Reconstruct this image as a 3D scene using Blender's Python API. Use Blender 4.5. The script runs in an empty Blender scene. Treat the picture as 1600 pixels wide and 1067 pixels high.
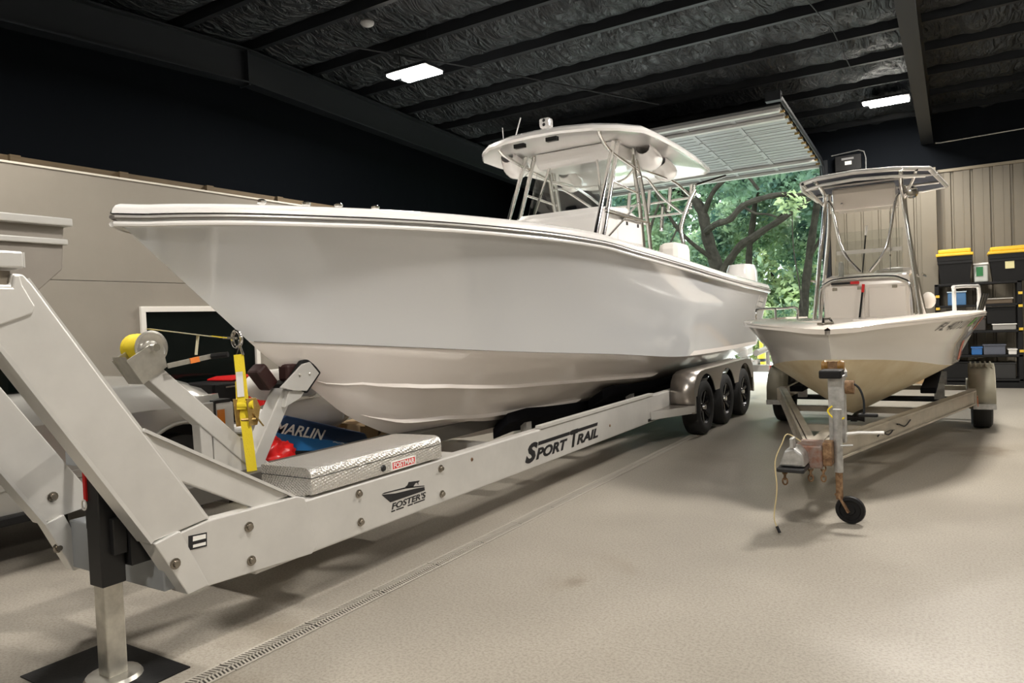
import bpy, bmesh, math, random
import numpy as np
from mathutils import Vector, Matrix, noise as nz
random.seed(7)
PI = math.pi
scn = bpy.context.scene
col = scn.collection

# ---------------------------------------------------------------- camera, world, light, exposure
CAM_H = 1.5
F_PX, YAW, PITCH, ROLL = 1120.0, 0.558, 0.02613, -0.0426
def camera_axes():
    f = Vector((-math.sin(YAW)*math.cos(PITCH), math.cos(YAW)*math.cos(PITCH), -math.sin(PITCH)))
    r = Vector((math.cos(YAW), math.sin(YAW), 0)); u = r.cross(f)
    return math.cos(ROLL)*r + math.sin(ROLL)*u, -math.sin(ROLL)*r + math.cos(ROLL)*u, f
_r, _u, _f = camera_axes()
cd = bpy.data.cameras.new('camera'); cam = bpy.data.objects.new('camera', cd); col.objects.link(cam)
cd.sensor_fit = 'HORIZONTAL'; cd.sensor_width = 36.0; cd.lens = 36.0*F_PX/1600.0
cd.clip_start = 0.05; cd.clip_end = 400
cam.matrix_world = Matrix(((_r.x, _u.x, -_f.x, 0), (_r.y, _u.y, -_f.y, 0), (_r.z, _u.z, -_f.z, CAM_H), (0, 0, 0, 1)))
scn.camera = cam
scn.view_settings.view_transform = 'Standard'; scn.view_settings.look = 'None'
scn.view_settings.gamma = 1.0; scn.view_settings.use_curve_mapping = False
scn.view_settings.exposure = 0.50

world = bpy.data.worlds.new('world'); scn.world = world; world.use_nodes = True
wn = world.node_tree.nodes; wl = world.node_tree.links
bg = wn['Background']; bg.inputs[0].default_value = (0.80, 0.95, 1.0, 1); bg.inputs[1].default_value = 4.2
LAMP_W = 128.0
LAMP_COL = (1.0, 0.945, 0.87)
SKY_SUN = 3.6
sd = bpy.data.lights.new('sun', 'SUN'); sd.energy = SKY_SUN; sd.angle = 0.35; sd.color = (1.0, 0.97, 0.9)
so = bpy.data.objects.new('sun', sd); col.objects.link(so); so.rotation_euler = (math.radians(42), 0, math.radians(160))

# ---------------------------------------------------------------- helpers
ORG = {}
def tag(o, label=None, cat=None, group=None, kind=None):
    if label: o['label'] = label
    if cat: o['category'] = cat
    if group: o['group'] = group
    if kind: o['kind'] = kind
    return o
def thing(name, loc, label=None, cat=None, group=None, kind=None):
    o = bpy.data.objects.new(name, None); col.objects.link(o); o.location = loc
    o.empty_display_size = 0.1
    ORG[o] = Vector(loc)
    return tag(o, label, cat, group, kind)
def link(name, me, parent=None, loc=None):
    o = bpy.data.objects.new(name, me); col.objects.link(o)
    if loc is not None: ORG[o] = Vector(loc)
    else: ORG[o] = Vector((0, 0, 0)) if parent is None else ORG[parent].copy()
    if parent is not None:
        o.parent = parent; o.location = ORG[o]-ORG[parent]
    else: o.location = ORG[o]
    return o
class MB:
    """collects geometry in world coordinates"""
    def __init__(s): s.v = []; s.f = []
    def add(s, vs, fs):
        n = len(s.v); s.v += [tuple(p) for p in vs]; s.f += [tuple(i+n for i in f) for f in fs]; return s
    def box(s, x0, x1, y0, y1, z0, z1):
        if x0 > x1: x0, x1 = x1, x0
        if y0 > y1: y0, y1 = y1, y0
        if z0 > z1: z0, z1 = z1, z0
        return s.add([(x0,y0,z0),(x1,y0,z0),(x1,y1,z0),(x0,y1,z0),(x0,y0,z1),(x1,y0,z1),(x1,y1,z1),(x0,y1,z1)],
                     [(0,3,2,1),(4,5,6,7),(0,1,5,4),(1,2,6,5),(2,3,7,6),(3,0,4,7)])
    def bar(s, a, b, w, h, up=(0,0,1)):
        a = Vector(a); b = Vector(b); d = (b-a).normalized(); up = Vector(up)
        r = d.cross(up)
        if r.length < 1e-4: r = d.cross(Vector((0,1,0)))
        r.normalize(); u = r.cross(d)
        vs = []
        for p in (a, b):
            for i, j in ((-1,-1),(1,-1),(1,1),(-1,1)): vs.append(p + r*(i*w/2) + u*(j*h/2))
        return s.add(vs, [(0,1,2,3)[::-1],(4,5,6,7),(0,1,5,4),(1,2,6,5),(2,3,7,6),(3,0,4,7)])
    def tube(s, pts, r, n=8, closed=False, caps=True):
        pts = [Vector(p) for p in pts]; m = len(pts); rs = r if isinstance(r, (list, tuple)) else [r]*m
        vs = []; prev = None
        for i, p in enumerate(pts):
            if closed: d = pts[(i+1) % m]-pts[i-1]
            else: d = pts[min(i+1, m-1)]-pts[max(i-1, 0)]
            d.normalize()
            if prev is None:
                q = d.cross(Vector((0,0,1)))
                if q.length < 0.05: q = d.cross(Vector((1,0,0)))
            else:
                q = prev - d*prev.dot(d)
                if q.length < 1e-4: q = d.cross(Vector((0,0,1)))
            q.normalize(); prev = q; w = d.cross(q)
            for k in range(n):
                a = 2*PI*k/n; vs.append(p + q*(math.cos(a)*rs[i]) + w*(math.sin(a)*rs[i]))
        fs = []
        for i in range(m if closed else m-1):
            j = (i+1) % m
            for k in range(n): fs.append((i*n+k, i*n+(k+1) % n, j*n+(k+1) % n, j*n+k))
        if caps and not closed:
            fs.append(tuple(range(n))[::-1]); fs.append(tuple((m-1)*n+k for k in range(n)))
        return s.add(vs, fs)
    def prism(s, poly, axis, a, b):
        n = len(poly); vs = []
        for t in (a, b):
            for (p, q) in poly:
                vs.append({'x': (t,p,q), 'y': (p,t,q), 'z': (p,q,t)}[axis])
        fs = [tuple(range(n))[::-1], tuple(range(n, 2*n))]
        for i in range(n): j = (i+1) % n; fs.append((i, j, n+j, n+i))
        return s.add(vs, fs)
    def loft(s, rows, closed=False):
        n = len(rows[0]); vs = [p for r in rows for p in r]; fs = []
        for i in range(len(rows)-1):
            for k in range(n if closed else n-1):
                fs.append((i*n+k, i*n+(k+1) % n, (i+1)*n+(k+1) % n, (i+1)*n+k))
        return s.add(vs, fs)
    def lathe(s, prof, c, axis='z', n=24):
        c = Vector(c); rows = []
        for (r, h) in prof:
            row = []
            for k in range(n):
                a = 2*PI*k/n; p, q = r*math.cos(a), r*math.sin(a)
                row.append(c + Vector({'z': (p,q,h), 'x': (h,p,q), 'y': (p,h,q)}[axis]))
            rows.append(row)
        s.loft(rows, closed=True)
        return s
    def ball(s, c, rx, ry, rz, n=12, m=8):
        c = Vector(c); rows = []
        for i in range(m+1):
            t = PI*i/m; rows.append([c+Vector((rx*math.sin(t)*math.cos(2*PI*k/n), ry*math.sin(t)*math.sin(2*PI*k/n), rz*math.cos(t))) for k in range(n)])
        return s.loft(rows, closed=True)
    def mesh(s, name, mat, org, smooth=False, fix=True):
        me = bpy.data.meshes.new(name)
        me.from_pydata([(p[0]-org[0], p[1]-org[1], p[2]-org[2]) for p in s.v], [], s.f)
        me.validate()
        if fix:
            b = bmesh.new(); b.from_mesh(me); bmesh.ops.remove_doubles(b, verts=b.verts, dist=1e-5)
            bmesh.ops.recalc_face_normals(b, faces=b.faces); b.to_mesh(me); b.free()
        if mat is not None: me.materials.append(mat)
        if smooth:
            me.polygons.foreach_set('use_smooth', [True]*len(me.polygons))
            if smooth != 'all':
                me.set_sharp_from_angle(angle=math.radians(38))
        me.update(); return me
    def part(s, name, mat, parent=None, smooth=False, bevel=0, loc=None, fix=True, solid=0):
        org = Vector(loc) if loc is not None else (ORG[parent] if parent is not None else Vector((0,0,0)))
        o = link(name, s.mesh(name, mat, org, smooth, fix), parent, org)
        if solid:
            m = o.modifiers.new('solid', 'SOLIDIFY'); m.thickness = solid; m.offset = 0
        if bevel:
            m = o.modifiers.new('bevel', 'BEVEL'); m.width = bevel; m.segments = 2; m.limit_method = 'ANGLE'
        return o
def share(o, name, parent, loc):
    """another object on the same mesh; loc is a world offset from the source's origin"""
    c = bpy.data.objects.new(name, o.data); col.objects.link(c); c.parent = parent
    for m in o.modifiers:
        k = c.modifiers.new(m.name, m.type)
        if m.type == 'BEVEL': k.width = m.width; k.segments = m.segments; k.limit_method = 'ANGLE'
        if m.type == 'SOLIDIFY': k.thickness = m.thickness; k.offset = m.offset
    ORG[c] = ORG[o]+Vector(loc); c.location = ORG[c]-(ORG[parent] if parent else Vector((0,0,0)))
    return c
def pchip(xs, ys, x):
    xs = np.array(xs, float); ys = np.array(ys, float); h = np.diff(xs); d = np.diff(ys)/h; m = np.zeros(len(xs))
    m[0], m[-1] = d[0], d[-1]
    for i in range(1, len(xs)-1):
        if d[i-1]*d[i] > 0: m[i] = 2/(1/d[i-1]+1/d[i])
    i = int(min(max(np.searchsorted(xs, x)-1, 0), len(xs)-2)); t = min(max((x-xs[i])/h[i], 0), 1)
    return float(ys[i]*(1+2*t)*(1-t)**2 + m[i]*h[i]*t*(1-t)**2 + ys[i+1]*t*t*(3-2*t) + m[i+1]*h[i]*t*t*(t-1))

# ---------------------------------------------------------------- materials
MATS = {}
def mat(name, c, rough=0.5, metal=0.0, var=0.0, scale=6.0, bump=0.0, bscale=40.0, coat=0.0, emit=0.0, ecol=None, trans=0.0, spec=None, stretch=None, c2=None, dist=0.01):
    if name in MATS: return MATS[name]
    m = bpy.data.materials.new(name); m.use_nodes = True; nt = m.node_tree; n = nt.nodes; l = nt.links
    p = n['Principled BSDF']
    p.inputs['Base Color'].default_value = (*c, 1); p.inputs['Roughness'].default_value = rough; p.inputs['Metallic'].default_value = metal
    if coat: p.inputs['Coat Weight'].default_value = coat; p.inputs['Coat Roughness'].default_value = 0.03; p.inputs['Coat IOR'].default_value = 1.65
    if spec is not None: p.inputs['Specular IOR Level'].default_value = spec
    if trans: p.inputs['Transmission Weight'].default_value = trans
    if emit:
        p.inputs['Emission Color'].default_value = (*(ecol or c), 1); p.inputs['Emission Strength'].default_value = emit
    tc = n.new('ShaderNodeTexCoord'); mp = n.new('ShaderNodeMapping'); l.new(tc.outputs['Object'], mp.inputs[0])
    if stretch: mp.inputs['Scale'].default_value = stretch
    if var or c2:
        tx = n.new('ShaderNodeTexNoise'); tx.inputs['Scale'].default_value = scale; tx.inputs['Detail'].default_value = 6; tx.inputs['Roughness'].default_value = 0.6
        l.new(mp.outputs[0], tx.inputs[0])
        r = n.new('ShaderNodeValToRGB'); l.new(tx.outputs[0], r.inputs[0])
        a = [x*(1-var) for x in c]; b = [min(1, x*(1+var)) for x in (c2 or c)]
        r.color_ramp.elements[0].position = 0.3; r.color_ramp.elements[1].position = 0.7
        r.color_ramp.elements[0].color = (*a, 1); r.color_ramp.elements[1].color = (*b, 1)
        l.new(r.outputs[0], p.inputs['Base Color'])
    if bump:
        t2 = n.new('ShaderNodeTexNoise'); t2.inputs['Scale'].default_value = bscale; t2.inputs['Detail'].default_value = 4
        l.new(mp.outputs[0], t2.inputs[0])
        b = n.new('ShaderNodeBump'); b.inputs['Strength'].default_value = bump; b.inputs['Distance'].default_value = dist
        l.new(t2.outputs[0], b.inputs['Height']); l.new(b.outputs[0], p.inputs['Normal'])
    MATS[name] = m; return m

def floor_material():
    m = bpy.data.materials.new('concrete'); m.use_nodes = True; nt = m.node_tree; n = nt.nodes; l = nt.links; p = n['Principled BSDF']
    tc = n.new('ShaderNodeTexCoord')
    def noise(s, d=5, r=0.6):
        t = n.new('ShaderNodeTexNoise'); t.inputs['Scale'].default_value = s; t.inputs['Detail'].default_value = d; t.inputs['Roughness'].default_value = r
        l.new(tc.outputs['Object'], t.inputs[0]); return t
    a = noise(0.7, 6); r = n.new('ShaderNodeValToRGB'); l.new(a.outputs[0], r.inputs[0])
    r.color_ramp.elements[0].position = 0.25; r.color_ramp.elements[1].position = 0.8
    r.color_ramp.elements[0].color = (0.285, 0.258, 0.218, 1); r.color_ramp.elements[1].color = (0.405, 0.372, 0.320, 1)
    b = noise(70, 3, 0.7); r2 = n.new('ShaderNodeValToRGB'); l.new(b.outputs[0], r2.inputs[0])
    r2.color_ramp.elements[0].position = 0.36; r2.color_ramp.elements[1].position = 0.56
    r2.color_ramp.elements[0].color = (0.66, 0.64, 0.60, 1); r2.color_ramp.elements[1].color = (1, 1, 1, 1)
    mx = n.new('ShaderNodeMixRGB'); mx.blend_type = 'MULTIPLY'; mx.inputs[0].default_value = 0.85
    l.new(r.outputs[0], mx.inputs[1]); l.new(r2.outputs[0], mx.inputs[2])
    c = noise(0.9, 4, 0.5); c.inputs['Distortion'].default_value = 0.4
    r3 = n.new('ShaderNodeValToRGB'); l.new(c.outputs[0], r3.inputs[0])
    r3.color_ramp.elements[0].position = 0.62; r3.color_ramp.elements[1].position = 0.78
    r3.color_ramp.elements[0].color = (1, 1, 1, 1); r3.color_ramp.elements[1].color = (0.72, 0.66, 0.58, 1)
    mx2 = n.new('ShaderNodeMixRGB'); mx2.blend_type = 'MULTIPLY'; mx2.inputs[0].default_value = 0.8
    l.new(mx.outputs[0], mx2.inputs[1]); l.new(r3.outputs[0], mx2.inputs[2])
    last = mx2.outputs[0]
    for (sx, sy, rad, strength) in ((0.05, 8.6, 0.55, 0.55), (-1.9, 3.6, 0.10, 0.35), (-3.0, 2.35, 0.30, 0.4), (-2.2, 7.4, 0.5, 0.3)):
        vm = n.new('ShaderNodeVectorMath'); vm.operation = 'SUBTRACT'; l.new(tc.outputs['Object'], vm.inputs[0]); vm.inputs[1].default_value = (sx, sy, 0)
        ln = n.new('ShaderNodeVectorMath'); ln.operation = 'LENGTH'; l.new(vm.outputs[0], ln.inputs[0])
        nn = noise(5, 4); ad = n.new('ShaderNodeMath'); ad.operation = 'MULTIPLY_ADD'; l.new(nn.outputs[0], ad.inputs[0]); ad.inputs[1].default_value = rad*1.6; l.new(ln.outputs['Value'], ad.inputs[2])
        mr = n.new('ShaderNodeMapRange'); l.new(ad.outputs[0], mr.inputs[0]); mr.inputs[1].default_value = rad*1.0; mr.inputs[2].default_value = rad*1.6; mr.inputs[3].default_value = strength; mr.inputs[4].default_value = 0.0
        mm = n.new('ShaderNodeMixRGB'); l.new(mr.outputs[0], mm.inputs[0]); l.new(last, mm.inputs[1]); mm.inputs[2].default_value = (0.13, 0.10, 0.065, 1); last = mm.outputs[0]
    l.new(last, p.inputs['Base Color'])
    rr = n.new('ShaderNodeMapRange'); l.new(a.outputs[0], rr.inputs[0]); rr.inputs[3].default_value = 0.30; rr.inputs[4].default_value = 0.50
    l.new(rr.outputs[0], p.inputs['Roughness'])
    bp = n.new('ShaderNodeBump'); bp.inputs['Strength'].default_value = 0.22; bp.inputs['Distance'].default_value = 0.004
    l.new(b.outputs[0], bp.inputs['Height']); l.new(bp.outputs[0], p.inputs['Normal'])
    return m
def foil_material():
    m = bpy.data.materials.new('black_roof_vinyl'); m.use_nodes = True; nt = m.node_tree; n = nt.nodes; l = nt.links; p = n['Principled BSDF']
    p.inputs['Base Color'].default_value = (0.0115, 0.0145, 0.018, 1); p.inputs['Roughness'].default_value = 0.42
    tc = n.new('ShaderNodeTexCoord'); mp = n.new('ShaderNodeMapping'); mp.inputs['Scale'].default_value = (2.2, 0.8, 1); l.new(tc.outputs['Object'], mp.inputs[0])
    t = n.new('ShaderNodeTexNoise'); t.inputs['Scale'].default_value = 3.2; t.inputs['Detail'].default_value = 6; t.inputs['Distortion'].default_value = 1.6
    l.new(mp.outputs[0], t.inputs[0])
    b = n.new('ShaderNodeBump'); b.inputs['Strength'].default_value = 0.9; b.inputs['Distance'].default_value = 0.16
    l.new(t.outputs[0], b.inputs['Height']); l.new(b.outputs[0], p.inputs['Normal'])
    return m
def diamond_material():
    m = bpy.data.materials.new('diamond_plate'); m.use_nodes = True; nt = m.node_tree; n = nt.nodes; l = nt.links; p = n['Principled BSDF']
    p.inputs['Base Color'].default_value = (0.74, 0.72, 0.68, 1); p.inputs['Metallic'].default_value = 0.75; p.inputs['Roughness'].default_value = 0.26
    tc = n.new('ShaderNodeTexCoord'); mp = n.new('ShaderNodeMapping'); mp.inputs['Rotation'].default_value = (PI/4, PI/4, PI/4); l.new(tc.outputs['Object'], mp.inputs[0])
    ck = n.new('ShaderNodeTexVoronoi'); ck.inputs['Scale'].default_value = 70; ck.inputs['Randomness'].default_value = 0.12
    l.new(mp.outputs[0], ck.inputs[0])
    b = n.new('ShaderNodeBump'); b.inputs['Strength'].default_value = 0.8; b.inputs['Distance'].default_value = 0.006; b.invert = True
    l.new(ck.outputs[0], b.inputs['Height']); l.new(b.outputs[0], p.inputs['Normal'])
    return m
def leaf_material(name, c):
    m = bpy.data.materials.new(name); m.use_nodes = True; nt = m.node_tree; n = nt.nodes; l = nt.links; p = n['Principled BSDF']
    p.inputs['Roughness'].default_value = 0.55
    tc = n.new('ShaderNodeTexCoord'); t = n.new('ShaderNodeTexNoise'); t.inputs['Scale'].default_value = 0.9; t.inputs['Detail'].default_value = 3; l.new(tc.outputs['Object'], t.inputs[0])
    r = n.new('ShaderNodeValToRGB'); l.new(t.outputs[0], r.inputs[0])
    r.color_ramp.elements[0].position = 0.35; r.color_ramp.elements[1].position = 0.68
    r.color_ramp.elements[0].color = (c[0]*0.22, c[1]*0.32, c[2]*0.36, 1); r.color_ramp.elements[1].color = (c[0]*1.9, c[1]*1.6, c[2]*1.35, 1)
    l.new(r.outputs[0], p.inputs['Base Color'])
    tr = n.new('ShaderNodeBsdfTranslucent'); l.new(r.outputs[0], tr.inputs[0])
    mx = n.new('ShaderNodeMixShader'); mx.inputs[0].default_value = 0.45
    l.new(p.outputs[0], mx.inputs[1]); l.new(tr.outputs[0], mx.inputs[2]); l.new(mx.outputs[0], n['Material Output'].inputs[0])
    return m
CONCRETE = floor_material(); FOIL = foil_material(); DIAMOND = diamond_material()
ALU = mat('mill_aluminium', (0.60, 0.585, 0.555), 0.40, 0.35, var=0.07, scale=3.0, bump=0.05, bscale=14)
ALU_B = mat('bright_aluminium', (0.68, 0.67, 0.645), 0.30, 0.45, var=0.05, scale=4)
STEEL = mat('polished_stainless', (0.78, 0.77, 0.75), 0.12, 1.0)
GALV = mat('galvanised_steel', (0.48, 0.48, 0.47), 0.45, 0.8, var=0.22, scale=22)
ZINC = mat('zinc_plate', (0.62, 0.60, 0.55), 0.3, 0.9, var=0.1, scale=20)
BLACK = mat('black_paint', (0.012, 0.012, 0.013), 0.45)
BLACKP = mat('black_plastic', (0.009, 0.009, 0.0095), 0.5, spec=0.25, bump=0.1, bscale=90)
RUBBER = mat('tyre_rubber', (0.018, 0.018, 0.018), 0.75, bump=0.15, bscale=60)
CARPET = mat('black_bunk_carpet', (0.007, 0.007, 0.009), 0.95, spec=0.1, bump=0.6, bscale=220)
GEL = mat('white_gelcoat', (0.88, 0.86, 0.84), 0.16, coat=0.6)
GELB = mat('bottom_gelcoat', (0.86, 0.80, 0.755), 0.22, coat=0.4)
GREYHULL = mat('grey_hull_gelcoat', (0.70, 0.71, 0.725), 0.12, coat=0.8)
CUSH = mat('white_vinyl', (0.80, 0.775, 0.73), 0.55)
WHITEP = mat('white_plastic', (0.78, 0.76, 0.72), 0.4)
DARKGLASS = mat('dark_window_glass', (0.003, 0.005, 0.0045), 0.08, spec=0.22)
WALLB = mat('beige_wall_board', (0.255, 0.230, 0.192), 0.8, var=0.06, scale=1.3, bump=0.05, bscale=20)
TAN = mat('tan_metal_cladding', (0.185, 0.163, 0.125), 0.42, 0.15, var=0.06, scale=1.0)
WOOD = mat('pine_framing', (0.115, 0.080, 0.042), 0.75, var=0.2, scale=9, stretch=(6, 0.6, 6))
BLACKW = mat('black_wall_insulation', (0.0035, 0.0050, 0.0075), 0.85, spec=0.12, bump=0.3, bscale=3, dist=0.05)
BLKST = mat('black_frame_steel', (0.014, 0.0165, 0.020), 0.5, spec=0.35)
YEL = mat('yellow_webbing', (0.80, 0.62, 0.02), 0.7, bump=0.3, bscale=200)
RED = mat('red_plastic', (0.60, 0.015, 0.015), 0.35)
BRASS = mat('zinc_chromate', (0.50, 0.34, 0.12), 0.38, 0.85, var=0.2, scale=30)
RUST = mat('rusty_steel', (0.13, 0.055, 0.022), 0.8, 0.2, var=0.4, scale=28, c2=(0.24, 0.15, 0.08))
TEXTBLK = mat('black_decal', (0.010, 0.010, 0.012), 0.4)

def text_part(name, s, size, mat_, parent, origin, xdir, ydir, shear=0.0, bold=0.0, ext=0.001, width=None, spacing=1.0, label=None):
    """lettering as thin raised geometry; origin = lower left, xdir / ydir world directions"""
    cu = bpy.data.curves.new(name, 'FONT'); cu.body = s; cu.size = size; cu.shear = shear; cu.offset = bold; cu.extrude = ext; cu.resolution_u = 3; cu.space_character = spacing
    t = bpy.data.objects.new(name, cu); col.objects.link(t)
    bpy.context.view_layer.update()
    me = bpy.data.meshes.new_from_object(t.evaluated_get(bpy.context.evaluated_depsgraph_get()))
    bpy.data.objects.remove(t); bpy.data.curves.remove(cu)
    X = Vector(xdir).normalized(); Y = Vector(ydir).normalized(); Z = X.cross(Y)
    co = [v.co.copy() for v in me.vertices]
    k = 1.0
    if width and co:
        w = max(c.x for c in co)-min(c.x for c in co); k = width/w
    org = ORG[parent]
    for v, c in zip(me.vertices, co): v.co = Vector(origin)+X*(c.x*k)+Y*c.y+Z*c.z - org
    me.materials.clear(); me.materials.append(mat_); me.update()
    o = link(name, me, parent)
    if label: o['label'] = label
    return o
#@@STRUCT

# ================================================================ THE SETTING
RIDGE_Y = 6.7
def zdeck(y): return 5.70-0.05*abs(y-RIDGE_Y)
XL, XR, YF, YB = -9.6, 7.0, -5.0, 15.8
f = MB().box(XL, XR, YF, YB+0.2, -0.2, 0).part('floor', CONCRETE); tag(f, kind='structure')

# ceiling deck with purlins, rafters and sagging vinyl between the purlins
m = MB(); pts = [(YF, zdeck(YF)), (RIDGE_Y, zdeck(RIDGE_Y)), (YB+0.2, zdeck(YB+0.2))]
m.prism(pts + [(y, z+0.12) for y, z in reversed(pts)], 'x', XL, XR)
ceil = m.part('ceiling', BLKST); tag(ceil, kind='structure')
PUR = [-3.05+1.1*i for i in range(18)]
PUR = [y for y in PUR if y < YB-0.1]
for y in PUR:
    z = zdeck(y); p = MB()
    p.box(XL, XR, y-0.012, y+0.012, z-0.175, z); p.box(XL, XR, y-0.012, y+0.065, z-0.185, z-0.170)
    p.part('purlin', BLKST, ceil)
rng = random.Random(3)
edges = [YF]+PUR+[YB]
for a, b in zip(edges[:-1], edges[1:]):
    if b < 3: continue
    rows = []; nx = 150; ny = 9; off = rng.random()*50
    for j in range(ny+1):
        v = j/ny; y = a+0.02+(b-a-0.04)*v; row = []
        for i in range(nx+1):
            x = XL+0.3+(XR-XL-0.5)*i/nx
            sag = 0.02+0.13*math.sin(PI*v)**0.6
            w = 0.028*math.sin(x*7.3+3*math.sin(y*2.1+off)+off)*math.sin(PI*v) + 0.016*math.sin(x*17+off*2+4*math.sin(x*0.9+y*3)) + rng.uniform(-0.012, 0.012)
            row.append((x, y, zdeck(y)-0.02-sag+w*(0.3+0.7*math.sin(PI*v))))
        rows.append(row)
    MB().loft(rows).part('insulation_panel', FOIL, ceil, smooth='all', fix=False)
for xr in (-8.4, -0.43, 6.6):
    r = MB()
    def rz(y): return 5.46-0.05*abs(y-RIDGE_Y)
    poly_t = [(YF, rz(YF)), (RIDGE_Y, rz(RIDGE_Y)), (YB-0.02, rz(YB))]
    web = poly_t + [(y, z-0.46) for y, z in reversed(poly_t)]
    r.prism(web, 'x', xr-0.008, xr+0.008)
    for dz in (0.0, -0.46):
        fl = [(y, z+dz+0.012) for y, z in poly_t] + [(y, z+dz-0.012) for y, z in reversed(poly_t)]
        r.prism(fl, 'x', xr-0.10, xr+0.10)
    r.box(xr-0.10, xr+0.10, RIDGE_Y-0.015, RIDGE_Y+0.015, rz(RIDGE_Y)-0.50, rz(RIDGE_Y)+0.01)
    r.part('rafter', BLKST, ceil)
cable = MB().tube([(-6.9, 7.0, 5.28), (-5.6, 9.2, 5.20), (-4.2, 11.7, 5.06)], 0.012, 6).part('cable', BLKST, ceil)
MB().tube([(-1.55, 9.0, 5.30), (-1.35, 10.6, 5.24), (-1.3, 12.4, 5.12)], 0.008, 6).part('cable', BLKST, ceil)
MB().ball((-6.35, 7.0, 5.42), 0.09, 0.09, 0.05).part('junction_box', mat('grey_box', (0.3, 0.3, 0.3), 0.6), ceil, smooth=True)

# walls
wl_ = MB().box(XL-0.2, XL, YF, YB+0.2, 0, 5.6).part('wall_left', BLACKW); tag(wl_, kind='structure')
wr_ = MB().box(XR, XR+0.2, YF, YB+0.2, 0, 5.6).part('wall_right', TAN); tag(wr_, kind='structure')
wf_ = MB().box(XL-0.2, XR+0.2, YF-0.2, YF, 0, 5.6).part('wall_front', TAN); tag(wf_, kind='structure')
OX0, OX1, OZ = -7.1, -2.3, 4.42
m = MB(); m.box(XL, OX0, YB, YB+0.2, 0, 5.5); m.box(OX0, OX1, YB, YB+0.2, OZ, 5.5); m.box(OX1, XR, YB, YB+0.2, 3.99, 5.5); m.box(OX1, XR, YB+0.06, YB+0.2, 0, 3.99)
wb = m.part('wall_back', BLACKW); tag(wb, kind='structure')
pw = 0.305; src = None; x = OX1+0.14
while x < XR-0.3:
    if src is None:
        prof = [(0, 0), (0.135, 0), (0.140, -0.003), (0.150, -0.003), (0.155, 0), (0.250, 0), (0.262, 0.036), (0.293, 0.036), (0.305, 0)]
        p = MB().prism([(x+a, YB+0.005+b) for a, b in prof]+[(x+0.305, YB+0.055), (x, YB+0.055)], 'z', 0.10, 3.99)
        src = p.part('cladding_panel', TAN, wb, loc=(x, YB, 0)); x0 = x
    else: share(src, 'cladding_panel', wb, (x-x0, 0, 0))
    x += pw
MB().box(OX1+0.1, XR, YB-0.04, YB+0.05, 0, 0.10).part('sill_plank', mat('raw_timber', (0.46, 0.31, 0.16), 0.7, var=0.15, scale=5), wb)
MB().box(OX1+0.14, XR, YB-0.03, YB+0.02, 3.97, 4.02).part('top_trim', mat('tan_trim', (0.30, 0.26, 0.19), 0.5), wb)
t2 = MB().box(-0.56, -0.30, YB-0.24, YB, 0, 4.05).part('trim_2', TAN, bevel=0.008); tag(t2, kind='structure')
t3 = MB().box(OX1-0.02, OX1+0.13, YB-0.06, YB+0.18, 0, 4.5).part('trim_3', BLKST); tag(t3, kind='structure')

# beige office partition on the left, with its window and exposed top plates
PX = -7.6
wp = thing('wall_partition', (PX, 5, 0), kind='structure')
W0, W1, WZ0, WZ1 = 4.51, 6.06, 0.85, 1.85
def board(a, b, c, d): MB().box(PX-0.10, PX, a, b, c, d).part('wall_board', WALLB, wp)
board(YF+0.02, 15.7, 2.122, 3.215); board(YF+0.02, W0, 0, 2.116); board(W1, 15.7, 0, 2.116); board(W0, W1, WZ1, 2.116); board(W0, W1, 0, WZ0)
MB().box(PX-0.03, PX+0.012, YF+0.02, 15.7, 3.215, 3.235).part('edge_trim', mat('wall_edge', (0.62, 0.58, 0.5), 0.7), wp)
MB().box(PX-0.62, PX-0.55, YF+0.02, 15.7, 3.30, 3.42).part('top_plate', WOOD, wp)
MB().box(PX-0.62, PX-0.52, YF+0.02, 3.2, 3.47, 3.53).part('top_plate', WOOD, wp)
y = -2.0
bsrc = None
while y < 15:
    if bsrc is None: bsrc = MB().box(PX-0.55, PX-0.50, y-0.05, y+0.05, 3.24, 3.42).part('blocking', WOOD, wp, loc=(PX, y, 0)); y0_ = y
    else: share(bsrc, 'blocking', wp, (0, y-y0_, 0))
    y += 1.12
MB().box(PX-0.9, PX-0.101, YF+0.02, 15.7, 3.10, 3.22).part('loft_floor', BLACKW, wp)
wn_ = thing('window_1', (PX, (W0+W1)/2, WZ0), kind='structure')
FRW = mat('white_window_frame', (0.74, 0.71, 0.65), 0.45)
fr = MB(); t = 0.06
fr.box(PX-0.03, PX+0.03, W0, W1, WZ1-t, WZ1); fr.box(PX-0.03, PX+0.03, W0, W1, WZ0, WZ0+t); fr.box(PX-0.03, PX+0.03, W0, W0+t, WZ0+t, WZ1-t); fr.box(PX-0.03, PX+0.03, W1-t, W1, WZ0+t, WZ1-t)
fr.part('window_frame', FRW, wn_, bevel=0.006)
MB().box(PX-0.02, PX-0.005, W0+t, W1-t, WZ0+t, WZ1-t).part('window_pane', DARKGLASS, wn_)
MB().box(PX-0.01, PX+0.05, W0-0.03, W1+0.03, WZ0-0.025, WZ0).part('window_sill', FRW, wn_)

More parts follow.
